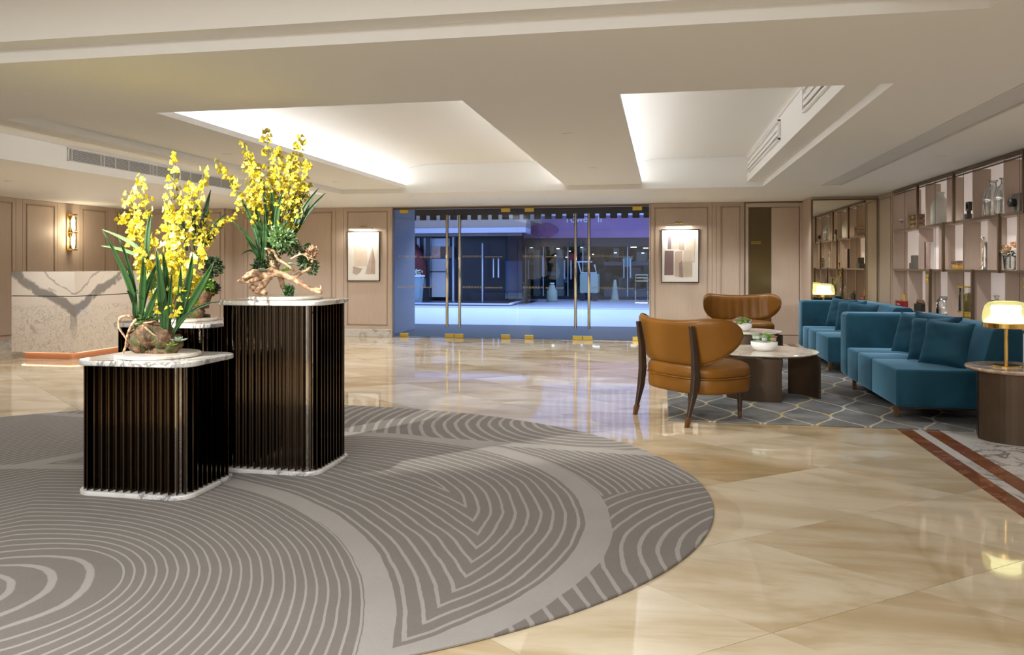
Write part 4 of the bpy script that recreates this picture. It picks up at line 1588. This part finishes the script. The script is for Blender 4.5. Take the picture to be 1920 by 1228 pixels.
# glowing two layer lamp shade
m = bpy.data.materials.new('yellow_glass_shade')
m.use_nodes = True
nt = m.node_tree
nt.nodes.clear()
o_ = nt.nodes.new('ShaderNodeOutputMaterial')
tr = nt.nodes.new('ShaderNodeBsdfTransparent')
tr.inputs[0].default_value = (.97, .95, .60, 1)
tl = nt.nodes.new('ShaderNodeBsdfTranslucent')
tl.inputs[0].default_value = (.95, .90, .45, 1)
gl = nt.nodes.new('ShaderNodeBsdfGlossy')
gl.inputs['Roughness'].default_value = .05
m1 = nt.nodes.new('ShaderNodeMixShader')
m1.inputs[0].default_value = .35
m2 = nt.nodes.new('ShaderNodeMixShader')
m2.inputs[0].default_value = .08
nt.links.new(tr.outputs[0], m1.inputs[1])
nt.links.new(tl.outputs[0], m1.inputs[2])
nt.links.new(m1.outputs[0], m2.inputs[1])
nt.links.new(gl.outputs[0], m2.inputs[2])
nt.links.new(m2.outputs[0], o_.inputs[0])
M['shade'] = m
M['opal'] = emit('opal_lamp_glow', (1, .98, .80), 1.9)


def table_lamp(label):
    t = thing('table_lamp', label, 'lamp', (0, 0, 0), 0, 'brass table lamps with yellow glass shades')
    obj('base', MB().lathe([(0, 0), (.105, 0), (.105, .008), (.10, .012), (0, .012)], 40), M['brass'], t)
    obj('stem', MB().lathe([(.013, .012), (.013, .32)], 20), M['brass'], t, smooth=True)
    obj('shade_ring', MB().lathe([(.02, .302), (.158, .302), (.163, .306), (.163, .340), (.158, .343), (.155, .343), (.155, .308), (.02, .308)], 48), M['brass'], t)
    sh = [(.160, .343), (.163, .38), (.158, .43), (.145, .475), (.118, .503), (.08, .512), (0, .514)]
    obj('glass_shade', MB().lathe(sh, 48), M['shade'], t, smooth=True)
    obj('diffuser', MB().lathe([(.150, .345), (.146, .36), (.115, .385), (.10, .42), (.105, .462), (.10, .478), (0, .482)], 40), M['opal'], t, smooth=True)
    return t


tl_ = table_lamp('brass lamp with glowing yellow glass shade on the right hand side table')
t2 = copy_tree(tl_)
t2['label'] = 'small glowing yellow glass lamp between the far sofa and the mirror'
tl_.location = (2.645, 6.80, .56)
t2.location = (2.45, 12.90, .56)

# ------------------------------------------------------------------ display shelving
SX0, SX1 = 3.36, 3.545
YE, YS = 12.50, 3.6
t = thing('display_shelving', 'wall of lit oak and bronze display shelves on the right', 'shelves', (SX0, YS, 0))
LY = YE - YS


def ly(y):
    return y - YS


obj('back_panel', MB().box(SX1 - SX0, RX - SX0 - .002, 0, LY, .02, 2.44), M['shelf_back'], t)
obj('top_rail', MB().box(-.02, .02, 0, LY, 2.415, 2.45).box(.0, .02, 0, LY, 2.385, 2.397), M['shelf_metal'], t)
ZS = [(.735, 'lower'), (1.303, 'middle'), (1.869, 'upper')]
for z, nm in ZS:
    b = obj('shelf_board', MB().box(0, SX1 - SX0, 0, LY, z - .022, z), M['oak'], t)
    obj('metal_edge', MB().box(-.012, 0, 0, LY, z - .026, z + .002), M['shelf_metal'], b)
lv = [(.02, .71), (.737, 1.278), (1.305, 1.845), (1.871, 2.41)]
for row, ysl in ((3, (11.89, 11.10, 10.31, 9.51, 8.70, 7.9, 7.1, 6.3, 5.5)), (2, (11.38, 10.59, 9.79, 9.10, 8.41, 7.7, 6.95, 6.2, 5.4)), (1, (11.83, 11.10, 10.29, 9.51, 8.67, 7.9, 7.1, 6.3, 5.5)), (0, (11.4, 10.6, 9.8, 9.0, 8.2, 7.4, 6.6))):
    for y in ysl:
        obj('divider', MB().box(.004, SX1 - SX0, ly(y) - .009, ly(y) + .009, lv[row][0], lv[row][1]), M['oak'], t)
for row, yp in ((3, (11.36, 10.03, 8.2, 6.9, 5.3)), (2, (10.38, 8.76, 7.2, 5.8)), (1, (10.86, 9.46, 8.1, 6.6, 5.2))):
    for y in yp:
        z0, z1 = lv[row]
        obj('metal_post', MB().box(-.03, .0, ly(y) - .016, ly(y) + .016, z0 - .03, z1 + .03), M['shelf_metal'], t)
for y in (11.95, 10.7, 9.75, 8.32, 7.6):
    obj('copper_rod', MB().tube([(-.006, ly(y), .72), (-.006, ly(y), 2.4)], .003, 6), M['shelf_metal'], t)
p_ = obj('end_panel', MB().box(-.002, RX - SX0, LY, LY + .018, 0, 2.44), M['oak'], t)
for y in (10.86, 8.1):
    obj('brass_knuckle', MB().lathe([(.0, 0), (.02, 0), (.02, .03), (.012, .035), (.012, .06), (.02, .065), (.02, .1), (0, .1)], 12, (-.045, ly(y), 1.14)), M['brass_satin'], t)

# objects on the shelves
IX = 3.45


def at(px, x=IX):
    return wally(px, x)


M['gold_box'] = plain('gilt_box', (.50, .33, .12), .35, metal=.3, var=.2)
M['cocoa'] = plain('cocoa_ceramic', (.16, .09, .05), .5, var=.2)
M['grey_stone'] = plain('grey_stone', (.13, .12, .10), .7, var=.3)
M['red_lacquer'] = plain('red_lacquer', (.30, .015, .02), .35)
M['amber'] = plain('amber_jar', (.55, .34, .08), .25, var=.15)
M['peach'] = plain('peach_rose', (.85, .52, .28), .6, var=.15)
M['cream_rose'] = plain('cream_rose', (.85, .72, .52), .6, var=.1)
M['candle'] = plain('ochre_candle', (.62, .48, .10), .5)
M['cover_dark'] = plain('dark_cover', (.03, .018, .03), .4)
M['cover_print'] = plain('printed_cover', (.40, .26, .22), .5, var=.6, scale=14)

t = thing('potted_orchid', 'small white orchid in a white pot at the left end of the upper shelf', 'plant', (IX, at(1686), 1.869))
obj('pot', MB().lathe([(0, 0), (.05, 0), (.06, .09), (.055, .09), (.05, .08), (0, .08)], 20), M['white_paint'], t, smooth=True)
obj('leaf', MB().grid([[(0, -.0, .08), (.02, 0, .085)], [(0, -.08, .13), (.03, -.08, .135)], [(0, -.17, .11), (.005, -.17, .11)]]).grid([[(0, 0, .08), (.03, 0, .08)], [(0, .08, .12), (.03, .08, .12)], [(0, .15, .09), (.005, .15, .09)]]), M['leaf'], t, solid=.003)
m = MB()
for k in range(6):
    a = k * 1.05
    m.lathe([(0, -.02), (.045, 0), (0, .025)], 6, (.01 * math.cos(a), .07 * math.sin(a) - .02, .16 + .022 * math.cos(a * 2)))
obj('blossom_cluster', m, M['white_paint'], t)
t = thing('box_stack', 'stacked gilt and brown openwork boxes on the upper shelf', 'boxes', (IX, at(1720), 1.869))
for i in range(3):
    for j in range(4):
        obj('box', MB().box(-.05, .05, -.16 + j * .085, -.085 + j * .085, i * .062, i * .062 + .050), M['gold_box' if j > 1 else 'cocoa'], t, bevel=.005, seg=1)
        obj('box_lid', MB().box(-.053, .053, -.163 + j * .085, -.082 + j * .085, i * .062 + .05, i * .062 + .056), M['cocoa'], t)


def bottle(label, px, z, prof, mat, group=None, cat='bottle', name='glass_bottle', n=28, x=IX):
    o = obj(name, MB().lathe(prof, n), M[mat], smooth=True, loc=(x, at(px, x), z))
    tag(o, label, cat, group)
    return o


BOT = [(0, .002), (.10, .002), (.115, .02), (.115, .22), (.10, .28), (.05, .34), (.04, .35), (.042, .40), (.05, .405), (.045, .41), (.036, .405), (.034, .35)]
M['frost'] = plain('frosted_glass', (.60, .62, .58), .35)
bottle('large frosted white glass bottle on the upper shelf', 1764, 1.869, BOT, 'frost', x=3.46)
JUG = [(0, .002), (.085, .002), (.10, .02), (.10, .20), (.085, .27), (.045, .31), (.035, .33), (.035, .37), (.05, .375), (.05, .385), (.03, .385)]
M['jug'] = clear_glass('ribbed_glass', (.86, .90, .88), 3.0, .08, .14)
bottle('clear glass demijohn on the upper shelf, left one of two', 1862, 1.869, JUG, 'jug', 'clear glass demijohns', 'jug', 'demijohn')
bottle('clear glass demijohn on the upper shelf, right one of two', 1884, 1.869, JUG, 'jug', 'clear glass demijohns', 'jug', 'demijohn', x=3.46)
t = thing('cube_sculpture', 'small black and grey cube sculpture on the upper shelf', 'sculpture', (IX, at(1815), 1.869))
obj('block', MB().box(-.05, .05, -.02, .09, .0, .075), M['grey_stone'], t, bevel=.006, seg=1)
obj('bar', MB().box(-.02, .02, -.035, -.015, .0, .11), M['black'], t)
fr_ = MB().box(-.03, .03, -.10, -.08, .11, .21).box(-.03, .03, -.03, -.01, .11, .21).box(-.03, .03, -.08, -.03, .11, .13).box(-.03, .03, -.08, -.03, .19, .21)
obj('open_frame', fr_, M['black'], t)
t = thing('vintage_camera', 'dark bellows style box ornament at the right end of the upper shelf', 'ornament', (IX, at(1914), 1.869))
obj('body', MB().box(-.05, .06, -.09, .09, 0, .19), M['grey_stone'], t, bevel=.012, seg=2)
obj('lens', MB().lathe([(0, 0), (.04, 0), (.045, .05), (.03, .06), (0, .05)], 18), M['black'], t, loc=(-.05, 0, .10), rot=(0, -PI / 2, 0))

t = thing('bookend', 'dark stepped stone bookend on the middle shelf', 'bookend', (IX, at(1714), 1.303))
obj('tall_block', MB().box(-.05, .05, -.12, -.02, 0, .19), M['grey_stone'], t, bevel=.006, seg=1)
obj('low_block', MB().box(-.05, .05, -.018, .06, 0, .085), M['grey_stone'], t, bevel=.006, seg=1)
t = thing('standing_magazine', 'tall dark spined picture book standing open on the middle shelf', 'book', (IX, at(1749), 1.303))
obj('front_cover', MB().box(-.075, -.069, -.13, .03, 0, .355), M['cover_print'], t)
obj('pages', MB().box(-.066, -.02, -.12, .03, .006, .35), M['paper'], t)
obj('spine', MB().box(-.08, .0, .03, .075, 0, .36), M['cover_dark'], t, bevel=.004, seg=1)
t = thing('amber_casket', 'small amber casket with brown lid on the middle shelf', 'box', (IX, at(1797), 1.303))
for k in range(2):
    obj('amber_block', MB().lathe([(0, 0), (.045, 0), (.052, .03), (.045, .07), (0, .07)], 14, (0, -.05 + k * .095, 0)), M['amber'], t, smooth=True)
obj('lid', MB().box(-.05, .05, -.105, .10, .072, .105), M['cocoa'], t, bevel=.005, seg=1)
CS = [(0, 0), (.035, 0), (.03, .02), (.012, .04), (.012, .12), (.018, .13), (.010, .14), (.012, .26), (.022, .30), (.022, .33), (0, .33)]
bottle('slender silver candlestick on the middle shelf, taller left one', 1843, 1.303, [(r_, z_ * 1.08) for r_, z_ in CS], 'steel', 'silver candlesticks on the middle shelf', 'candlestick', 'candlestick', 18, 3.41)
bottle('slender dark silver candlestick on the middle shelf, right one', 1850, 1.303, [(r_, z_ * .92) for r_, z_ in CS], 'grey_stone', 'silver candlesticks on the middle shelf', 'candlestick', 'candlestick', 18, 3.42)
t = thing('rose_vase', 'glass vase of peach and cream roses on the middle shelf', 'vase', (3.43, at(1894, 3.43), 1.303))
obj('vase', MB().lathe([(0, .004), (.05, .004), (.055, .02), (.065, .14), (.075, .15), (.07, .15), (.06, .14)], 24), M['jug'], t, smooth=True)
obj('stems', MB().tube([(0, 0, .02), (.01, .03, .16)], .004, 5).tube([(0, .01, .02), (-.01, -.03, .16)], .004, 5).tube([(0, -.01, .02), (0, 0, .17)], .004, 5), M['stem'], t)
m = MB()
for k in range(90):
    a = RD.random() * 6.28
    q = Vector((math.cos(a) * RD.uniform(.02, .09), math.sin(a) * RD.uniform(.02, .10), .16 + RD.uniform(-.03, .05)))
    dv = Vector((math.cos(a), math.sin(a), RD.uniform(-.6, .4))) * .035
    sd = Vector((-math.sin(a), math.cos(a), 0)) * .012
    m.add([q, q + dv * .5 + sd, q + dv, q + dv * .5 - sd], [(0, 1, 2, 3)])
o = obj('foliage', m, M['leaf_dark'], t)
o['kind'] = 'stuff'
for k, (x_, y_, z_, r_, mt) in enumerate([(-.04, -.05, .23, .052, 'peach'), (-.03, .05, .25, .048, 'cream_rose'), (.03, 0, .28, .045, 'peach'), (-.06, .0, .20, .042, 'cream_rose'), (.02, -.08, .26, .04, 'peach')]):
    rosette(t, (x_, y_, z_ - .02), r_, mt, rings=((0, 4, .5), (20, 6, .8), (40, 8, 1.0)), name='rose')

t = thing('red_book_box', 'red lacquered box with white lettering band on the lower shelf', 'box', (3.42, at(1692, 3.42), .735))
obj('box', MB().box(-.06, .06, -.14, .13, .012, .105), M['red_lacquer'], t, bevel=.004, seg=1)
obj('plinth', MB().box(-.055, .055, -.135, .125, 0, .011), M['white_paint'], t)
m = MB()
for k in range(7):
    m.box(-.0615, -.060, -.09 + k * .022, -.076 + k * .022, .05, .066)
obj('pale_lettering', m, M['paper'], t)
obj('rod_pair', MB().tube([(0, .09, .105), (0, .09, .24)], .006, 6).tube([(0, -.10, .105), (0, -.10, .20)], .016, 8), M['brass_satin'], t)
t = thing('bottle_rack', 'row of small dark stoppered vials on the lower shelf behind the pillows', 'ornament', (3.42, at(1726, 3.42), .735))
obj('tray', MB().box(-.04, .04, -.15, .15, 0, .10), M['black'], t, bevel=.004, seg=1)
for k in range(6):
    obj('vial', MB().lathe([(0, .10), (.018, .10), (.018, .125), (.008, .14), (.012, .155), (0, .157)], 10, (0, -.125 + k * .05, 0)), M['cocoa'], t, smooth=True)
bottle('grey glass canister on the lower shelf behind the pillows', 1771, .735, [(0, .002), (.09, .002), (.095, .02), (.095, .17), (.07, .20), (.06, .205), (.06, .23), (0, .235)], 'jug', None, 'jar', 'glass_canister')
t = thing('brass_lantern', 'tall brass framed lantern with ochre candle on the lower shelf', 'lantern', (3.43, at(1813, 3.43), .735))
obj('base', MB().lathe([(0, 0), (.07, 0), (.07, .015), (.03, .03), (.03, .07), (.10, .08), (.10, .09), (0, .09)], 28), M['brass_satin'], t, smooth=False)
obj('glass_cylinder', MB().lathe([(.085, .09), (.085, .36)], 28), M['glass_clear'], t, smooth=True)
obj('top_ring', MB().lathe([(.075, .36), (.10, .36), (.10, .378), (.075, .378), (.075, .36)], 28), M['brass_satin'], t)
obj('candle', MB().lathe([(0, .09), (.04, .09), (.04, .30), (.03, .305), (0, .30)], 20, (0, -.03, 0)), M['candle'], t, smooth=True)
bottle('stacked clear glass decanter on the lower shelf beside the lamp', 1869, .735, [(0, .002), (.08, .002), (.09, .03), (.09, .14), (.05, .17), (.05, .19), (.06, .20), (.06, .25), (.02, .26), (.02, .29), (.035, .30), (0, .31)], 'jug', None, 'decanter', 'decanter', x=3.42)

# ------------------------------------------------------------------ outside the doors
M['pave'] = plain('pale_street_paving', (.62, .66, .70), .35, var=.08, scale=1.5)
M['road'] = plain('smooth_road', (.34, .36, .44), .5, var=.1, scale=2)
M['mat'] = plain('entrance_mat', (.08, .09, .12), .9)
M['canopy'] = plain('brown_canopy', (.06, .04, .035), .8, var=.15)
M['shop_dark'] = plain('dark_shopfront', (.028, .030, .042), .3, var=.2)
M['shop_white'] = plain('pale_shop_panel', (.55, .55, .62), .5, var=.05)
M['fascia'] = plain('beige_fascia', (.22, .18, .17), .6)
M['lilac_trim'] = plain('lilac_fascia_trim', (.34, .35, .50), .5)
M['purple'] = plain('purple_banner', (.30, .17, .34), .6, var=.3, scale=.9)
M['rib'] = plain('pale_blue_cladding', (.60, .66, .82), .5)
M['street_glass'] = clear_glass('street_glass', (.62, .74, .88), 1.0, .02, .04)
M['teal_cloth'] = plain('turquoise_cloth', (.08, .36, .38), .8)
M['red_cloth'] = plain('red_cloth', (.35, .02, .04), .8)
M['maroon'] = plain('maroon_drape', (.09, .012, .02), .8, var=.3)
M['green_interior'] = plain('teal_green_shop_lining', (.07, .14, .15), .7, var=.9, scale=1.2)
M['kiosk'] = plain('pale_green_kiosk', (.38, .48, .44), .5)
M['cone'] = plain('grey_green_cone', (.34, .40, .34), .7)
struct(obj('ground', MB().box(-30, 24, BY + .12, 60, -.2, -.012), M['road']))
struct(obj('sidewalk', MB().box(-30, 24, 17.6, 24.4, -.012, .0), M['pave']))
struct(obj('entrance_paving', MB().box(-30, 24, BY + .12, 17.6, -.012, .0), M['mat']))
struct(obj('kerb', MB().box(-30, 24, 24.4, 24.6, -.012, .03), M['pave']))
# canopy with battlement shaped valance
t = thing('entrance_canopy', 'dark brown canopy with notched valance outside the doors', 'canopy', (-2.7, BY + .12, 2.45))
obj('deck', MB().box(-6, 6, 0, 2.95, .26, .40), M['canopy'], t)
obj('valance_band', MB().box(-6, 6, 2.80, 2.84, .03, .26), M['canopy'], t)
me = MB().box(-.075, .075, 2.80, 2.84, -.075, .03).mesh('valance_tab', M['canopy'])
for k in range(-24, 25):
    link('valance_tab', me, t, (k * .238, 0, 0))
obj('side_wall', MB().box(-2.60, -2.52, 0, 1.9, -2.45, .26), M['shop_white'], t)

# left shop on a low platform
SY = 28.0
t = thing('corner_shop', 'low corner shop with pale fascia and dark columns across the street, left', 'building', (-5.07, 26.1, -.012))
def sx(px, Y=SY):
    return wallx(px, Y) + 5.07
obj('platform', MB().box(-9, 0, 0, 8, 0, .06), M['shop_dark'], t)
obj('platform_edge', MB().box(-9, 0, -.03, .05, .03, .085).box(-.05, .05, 0, 4.2, .03, .085), M['rib'], t)
zf = lambda y, Y=SY: hz(900, y, Y)
Yo = SY - 26.1
obj('wall', MB().box(-9, sx(992), Yo + .6, Yo + 2.2, .06, zf(440)), M['shop_dark'], t)
obj('upper_wall', MB().box(-9, sx(992), Yo - .2, Yo + 3, zf(413), 4.2), M['fascia'], t)
obj('fascia', MB().box(-9, sx(990), Yo - .4, Yo + .6, zf(427), zf(413)), M['fascia'], t)
obj('fascia_trim', MB().box(-9, sx(990), Yo - .5, Yo + .6, zf(437), zf(427.5)), M['lilac_trim'], t)
obj('soffit', MB().box(-9, sx(990), Yo - .3, Yo + .6, zf(442), zf(437.2)), M['fascia'], t)
for a, b in ((760, 767), (774, 779), (787, 795), (798, 802)):
    obj('window_pane', MB().box(sx(a), sx(b), Yo + .5, Yo + .58, zf(540), zf(444)), M['rib'], t)
obj('pale_panel', MB().box(sx(803), sx(836), Yo + .45, Yo + .58, zf(461), zf(445)), M['rib'], t)
obj('pale_panel', MB().box(sx(803), sx(834), Yo + .45, Yo + .58, zf(558), zf(484)), M['shop_white'], t)
obj('panel_joint', MB().box(sx(790), sx(834), Yo + .44, Yo + .46, zf(510), zf(508)), M['shop_dark'], t)
obj('poster', MB().box(sx(803), sx(820), Yo + .40, Yo + .45, zf(483), zf(461)), plain('pink_poster', (.62, .40, .34), .6, var=.5, scale=6), t)
obj('menu_board', MB().box(sx(820.5), sx(845), Yo + .40, Yo + .45, zf(483), zf(461)), M['cocoa'], t)
obj('column', MB().box(sx(844), sx(846.5), Yo + .3, Yo + .4, .06, zf(443)), M['rib'], t)
obj('column', MB().box(sx(795), sx(802), Yo + .2, Yo + .3, .06, zf(443)), M['shop_dark'], t)
obj('column', MB().box(sx(902.3), sx(904), Yo + .1, Yo + .2, .06, zf(455)), M['rib'], t)
obj('drape', MB().lathe([(.42, .9), (.40, 1.5), (.25, 1.9), (.08, 2.15), (.0, 2.2)], 16, (sx(777), Yo + .1, 0)), M['maroon'], t, smooth=True)
for a, b in ((931, 933.5), (922, 924)):
    obj('door_handle', MB().box(sx(a), sx(b), Yo + .2, Yo + .25, zf(520), zf(484)), M['rib'], t)
obj('counter', MB().box(sx(880), sx(948), Yo + .2, Yo + .55, .06, zf(548)), M['shop_dark'], t)
obj('glass_side', MB().box(sx(993), sx(993) + .04, -1.0 + 1.4, 4.1, .09, zf(440)), M['street_glass'], t)
obj('glass_front', MB().box(sx(948), sx(990), Yo - .1, Yo - .06, .09, zf(440)), M['street_glass'], t)
obj('screen_panel', MB().box(sx(945), sx(992), Yo + .35, Yo + .55, .3, zf(489)), plain('blue_grey_screen', (.16, .20, .30), .4), t)
t = thing('street_planter', 'blue grey planter tub with small flowers in front of the left shop', 'planter', (wallx(773, 26.6), 26.6, .06))
obj('tub', MB().add([(-.52, -.2, 0), (.30, -.2, 0), (.30, .2, 0), (-.52, .2, 0), (-.52, -.25, .92), (.36, -.25, .92), (.36, .25, .92), (-.52, .25, .92)],
                    [(0, 3, 2, 1), (4, 5, 6, 7), (0, 1, 5, 4), (1, 2, 6, 5), (2, 3, 7, 6), (3, 0, 4, 7)]), plain('blue_grey_tub', (.26, .36, .46), .5), t)
obj('rim', MB().box(-.54, .38, -.27, .27, .90, .96), M['rib'], t)
m = MB()
for k in range(160):
    q = Vector((RD.uniform(-.5, .34), RD.uniform(-.2, .2), .95 + RD.uniform(0, .18)))
    dv = Vector((RD.uniform(-1, 1), RD.uniform(-1, 1), RD.uniform(0, 1))).normalized() * .06
    sd = Vector((.02, .02, 0))
    m.add([q, q + dv * .5 + sd, q + dv, q + dv * .5 - sd], [(0, 1, 2, 3)])
o = obj('flowers', m, M['succ_white'], t)
o['kind'] = 'stuff'

# right shop with purple banner
RY = 32.0
x0 = wallx(982, RY)
t = thing('arcade_building', 'shopping arcade with purple banner across the street, right', 'building', (x0, RY, -.012))
def ax(px, Y=RY):
    return wallx(px, Y) - x0
za = lambda y, Y=RY: hz(1100, y, Y)
obj('banner', MB().box(ax(1002), 22, -.35, .0, za(446), za(405)), M['purple'], t)
obj('banner_end', MB().box(ax(978), ax(1001), -.30, .0, za(446), za(408)), plain('pale_lilac_panel', (.38, .42, .62), .5), t)
pet = MB()
for k in range(24):
    pass
o = obj('banner_flower', MB().prism_y([(ax(1022) + .62 * math.cos(a * PI / 12), za(431) + (.30 + .03 * math.cos(5 * a)) * math.sin(a * PI / 12)) for a in range(24)], -.365, -.352), plain('plum_petals', (.22, .07, .20), .6, var=.5, scale=3), t)
fc = bpy.data.curves.new('banner_lettering', 'FONT')
fc.body = 'Tower  Il'
fc.size = .42
fc.extrude = .01
fo = bpy.data.objects.new('banner_lettering', fc)
C.objects.link(fo)
dg = bpy.context.evaluated_depsgraph_get()
fm = bpy.data.meshes.new_from_object(fo.evaluated_get(dg))
bpy.data.objects.remove(fo)
fm.materials.clear()
fm.materials.append(plain('pale_lettering', (.80, .78, .90), .5))
bw = max(v.co.x for v in fm.vertices)

lt = link('banner_lettering', fm, t, (ax(1060), -.37, za(417)), (PI / 2, 0, 0))
lt.scale = ((ax(1129) - ax(1060)) / bw, 1.0, 1)
obj('cornice', MB().box(ax(982), 22, -.45, .0, za(405), za(405) + .10), M['rib'], t)
obj('upper_wall', MB().box(-24, 22, .0, .4, za(405) + .1, 9.0), M['rib'], t)
m = MB()
for k in range(110):
    m.box(-15 + k * .3, -15 + k * .3 + .12, -.10, .0, 3.6, 9.0)
o = obj('cladding_ribs', m, plain('white_blue_ribs', (.74, .78, .9), .5), t)
o['kind'] = 'stuff'
obj('lintel', MB().box(ax(990), 22, -.2, .0, za(462), za(446)), M['shop_dark'], t)
obj('back_lining', MB().box(-.5, 22, 5.0, 5.2, 0, za(446)), M['green_interior'], t)
obj('side_lining', MB().box(-.4, -.2, 0, 5, 0, za(446)), M['green_interior'], t)
obj('shop_ceiling', MB().box(-.4, 22, 0, 5, za(446), za(446) + .1), M['shop_dark'], t)
obj('plinth', MB().box(-.4, 22, -.1, .1, 0, .12), M['shop_dark'], t)
for px in (990, 1018, 1064, 1092, 1176, 1232):
    obj('mullion', MB().box(ax(px), ax(px) + .035, -.02, .02, .12, za(446)), M['rib'], t)
for a, b, c, d in ((997, 999, 452, 530), (1008, 1010, 452, 560), (1057.5, 1060, 487, 523), (1070, 1072.5, 487, 523), (1169, 1171, 486, 520), (1181, 1183.5, 484, 520), (1017, 1021, 480, 518)):
    obj('door_handle', MB().box(ax(a), ax(b), -.12, -.06, za(d), za(c)), M['shop_white'], t)
rr = random.Random(5)
DISP = [plain('display_goods', c_, .5) for c_ in ((.04, .10, .11), (.16, .26, .28), (.03, .04, .07), (.10, .18, .14), (.30, .40, .46))]
for k in range(26):
    x = ax(rr.uniform(1000, 1216))
    obj('ceiling_spot', MB().box(x, x + rr.choice((.1, .22, .34)), rr.uniform(.3, 4.2), 4.3, 2.33, 2.35) if k < 6 else MB().box(x, x + .05, 2 + rr.random() * 2, 4.1, rr.uniform(1.2, 2.2), rr.uniform(1.2, 2.2) + .04), M['rib'], t) if k < 6 else None
for k in range(70):
    x, z = ax(rr.uniform(998, 1216)), rr.uniform(.1, 2.1)
    w_, h_ = rr.uniform(.08, .5), rr.uniform(.05, .5)
    yk = rr.uniform(2.4, 4.8)
    obj('shop_display', MB().box(x, x + w_, yk, yk + .12, z, z + h_), DISP[rr.randrange(5)], t)
em = emit('shop_lamp', (.85, .95, 1), 2.0)
for k in range(14):
    x, z = ax(rr.uniform(1000, 1216)), rr.uniform(1.7, 2.3)
    obj('ceiling_lamp', MB().box(x, x + rr.choice((.07, .12, .26)), 3.0, 3.1, z, z + .035), em, t)
obj('display_rail', MB().box(ax(1130), ax(1216), .6, .7, za(497), za(490)).box(ax(1130), ax(1216), .6, .7, za(560), za(541)), plain('dim_blue_counter', (.10, .13, .17), .5), t)
obj('hanging_shirt', MB().prism_y([(ax(1167), za(482)), (ax(1185), za(481)), (ax(1186), za(487)), (ax(1181), za(488)), (ax(1181), za(500)), (ax(1171), za(500)), (ax(1171), za(489)), (ax(1166), za(489))], .2, .3), M['teal_cloth'], t, bevel=.02)
obj('hanging_shirt', MB().prism_y([(ax(1065), za(480)), (ax(1070), za(473)), (ax(1078), za(478)), (ax(1077), za(487)), (ax(1066), za(487))], .2, .32), M['red_cloth'], t, bevel=.02)
obj('column', MB().box(ax(1040), ax(1053), .4, .9, .1, za(467)), plain('pale_teal_column', (.20, .30, .32), .5), t)
# street kiosk cart
t = thing('kiosk_cart', 'pale green wheeled kiosk cart with open frame seen through the right doors', 'cart', (wallx(1103, 30.5), 30.5, -.012))
zk = lambda y: hz(1103, y, 30.5) + .012
kx = lambda px: wallx(px, 30.5) - wallx(1103, 30.5)
obj('body', MB().box(kx(1087), kx(1121), 0, .8, .30, zk(514)), M['kiosk'], t, bevel=.02)
obj('frame', MB().tube([(kx(1084), .1, zk(491)), (kx(1089), .1, zk(512)), (kx(1118), .1, zk(512)), (kx(1114), .1, zk(496))], .035, 6).tube([(kx(1081), .1, zk(491)), (kx(1110), .1, zk(491))], .03, 6), M['rib'], t)
for px in (1092, 1116):
    obj('wheel', MB().lathe([(0, -.03), (.14, -.03), (.15, 0), (.14, .03), (0, .03)], 20), M['shop_dark'], t, loc=(kx(px), -.04, .15), rot=(PI / 2, 0, 0))
    obj('wheel_bracket', MB().box(kx(px) - .02, kx(px) + .02, -.02, .02, .15, .32), M['rib'], t)
t = thing('dispenser', 'small white floor dispenser outside the arcade', 'dispenser', (wallx(1035, 29.5), 29.5, -.012))
obj('body', MB().lathe([(0, 0), (.20, 0), (.21, .05), (.19, .42), (.12, .52), (.11, .62), (0, .66)], 20), M['cone'], t, smooth=True)
obj('top_ring', MB().lathe([(.05, .66), (.09, .66), (.09, .72), (.05, .72)], 16), M['rib'], t)
t = thing('traffic_cone', 'grey green cone standing by the arcade', 'cone', (wallx(1153, 30.8), 30.8, -.012))
obj('base', MB().box(-.18, .18, -.18, .18, 0, .04), M['cone'], t)
obj('body', MB().lathe([(.15, .04), (.10, .40), (.05, .80), (0, .82)], 18), M['cone'], t, smooth=True)
t = thing('metal_chair', 'metal framed street chair seen at the right edge of the glass doors', 'chair', (wallx(1203, 29.0), 29.0, -.012))
fr_ = MB()
for x in (-.22, .22):
    fr_.tube([(x, -.22, 0), (x, -.22, .45), (x, .2, .45), (x, .2, 0)], .016, 6).tube([(x, .2, .45), (x, .24, 1.02)], .016, 6)
fr_.tube([(-.22, -.22, .02), (.22, -.22, .02)], .016, 6).tube([(-.22, .24, 1.02), (.22, .24, 1.02)], .016, 6)
obj('frame', fr_, M['steel'], t)
obj('seat', MB().box(-.22, .22, -.22, .22, .44, .47), M['shop_dark'], t)
for z in (.78, .90):
    obj('back_slat', MB().box(-.21, .21, .215, .235, z, z + .04), M['steel'], t)
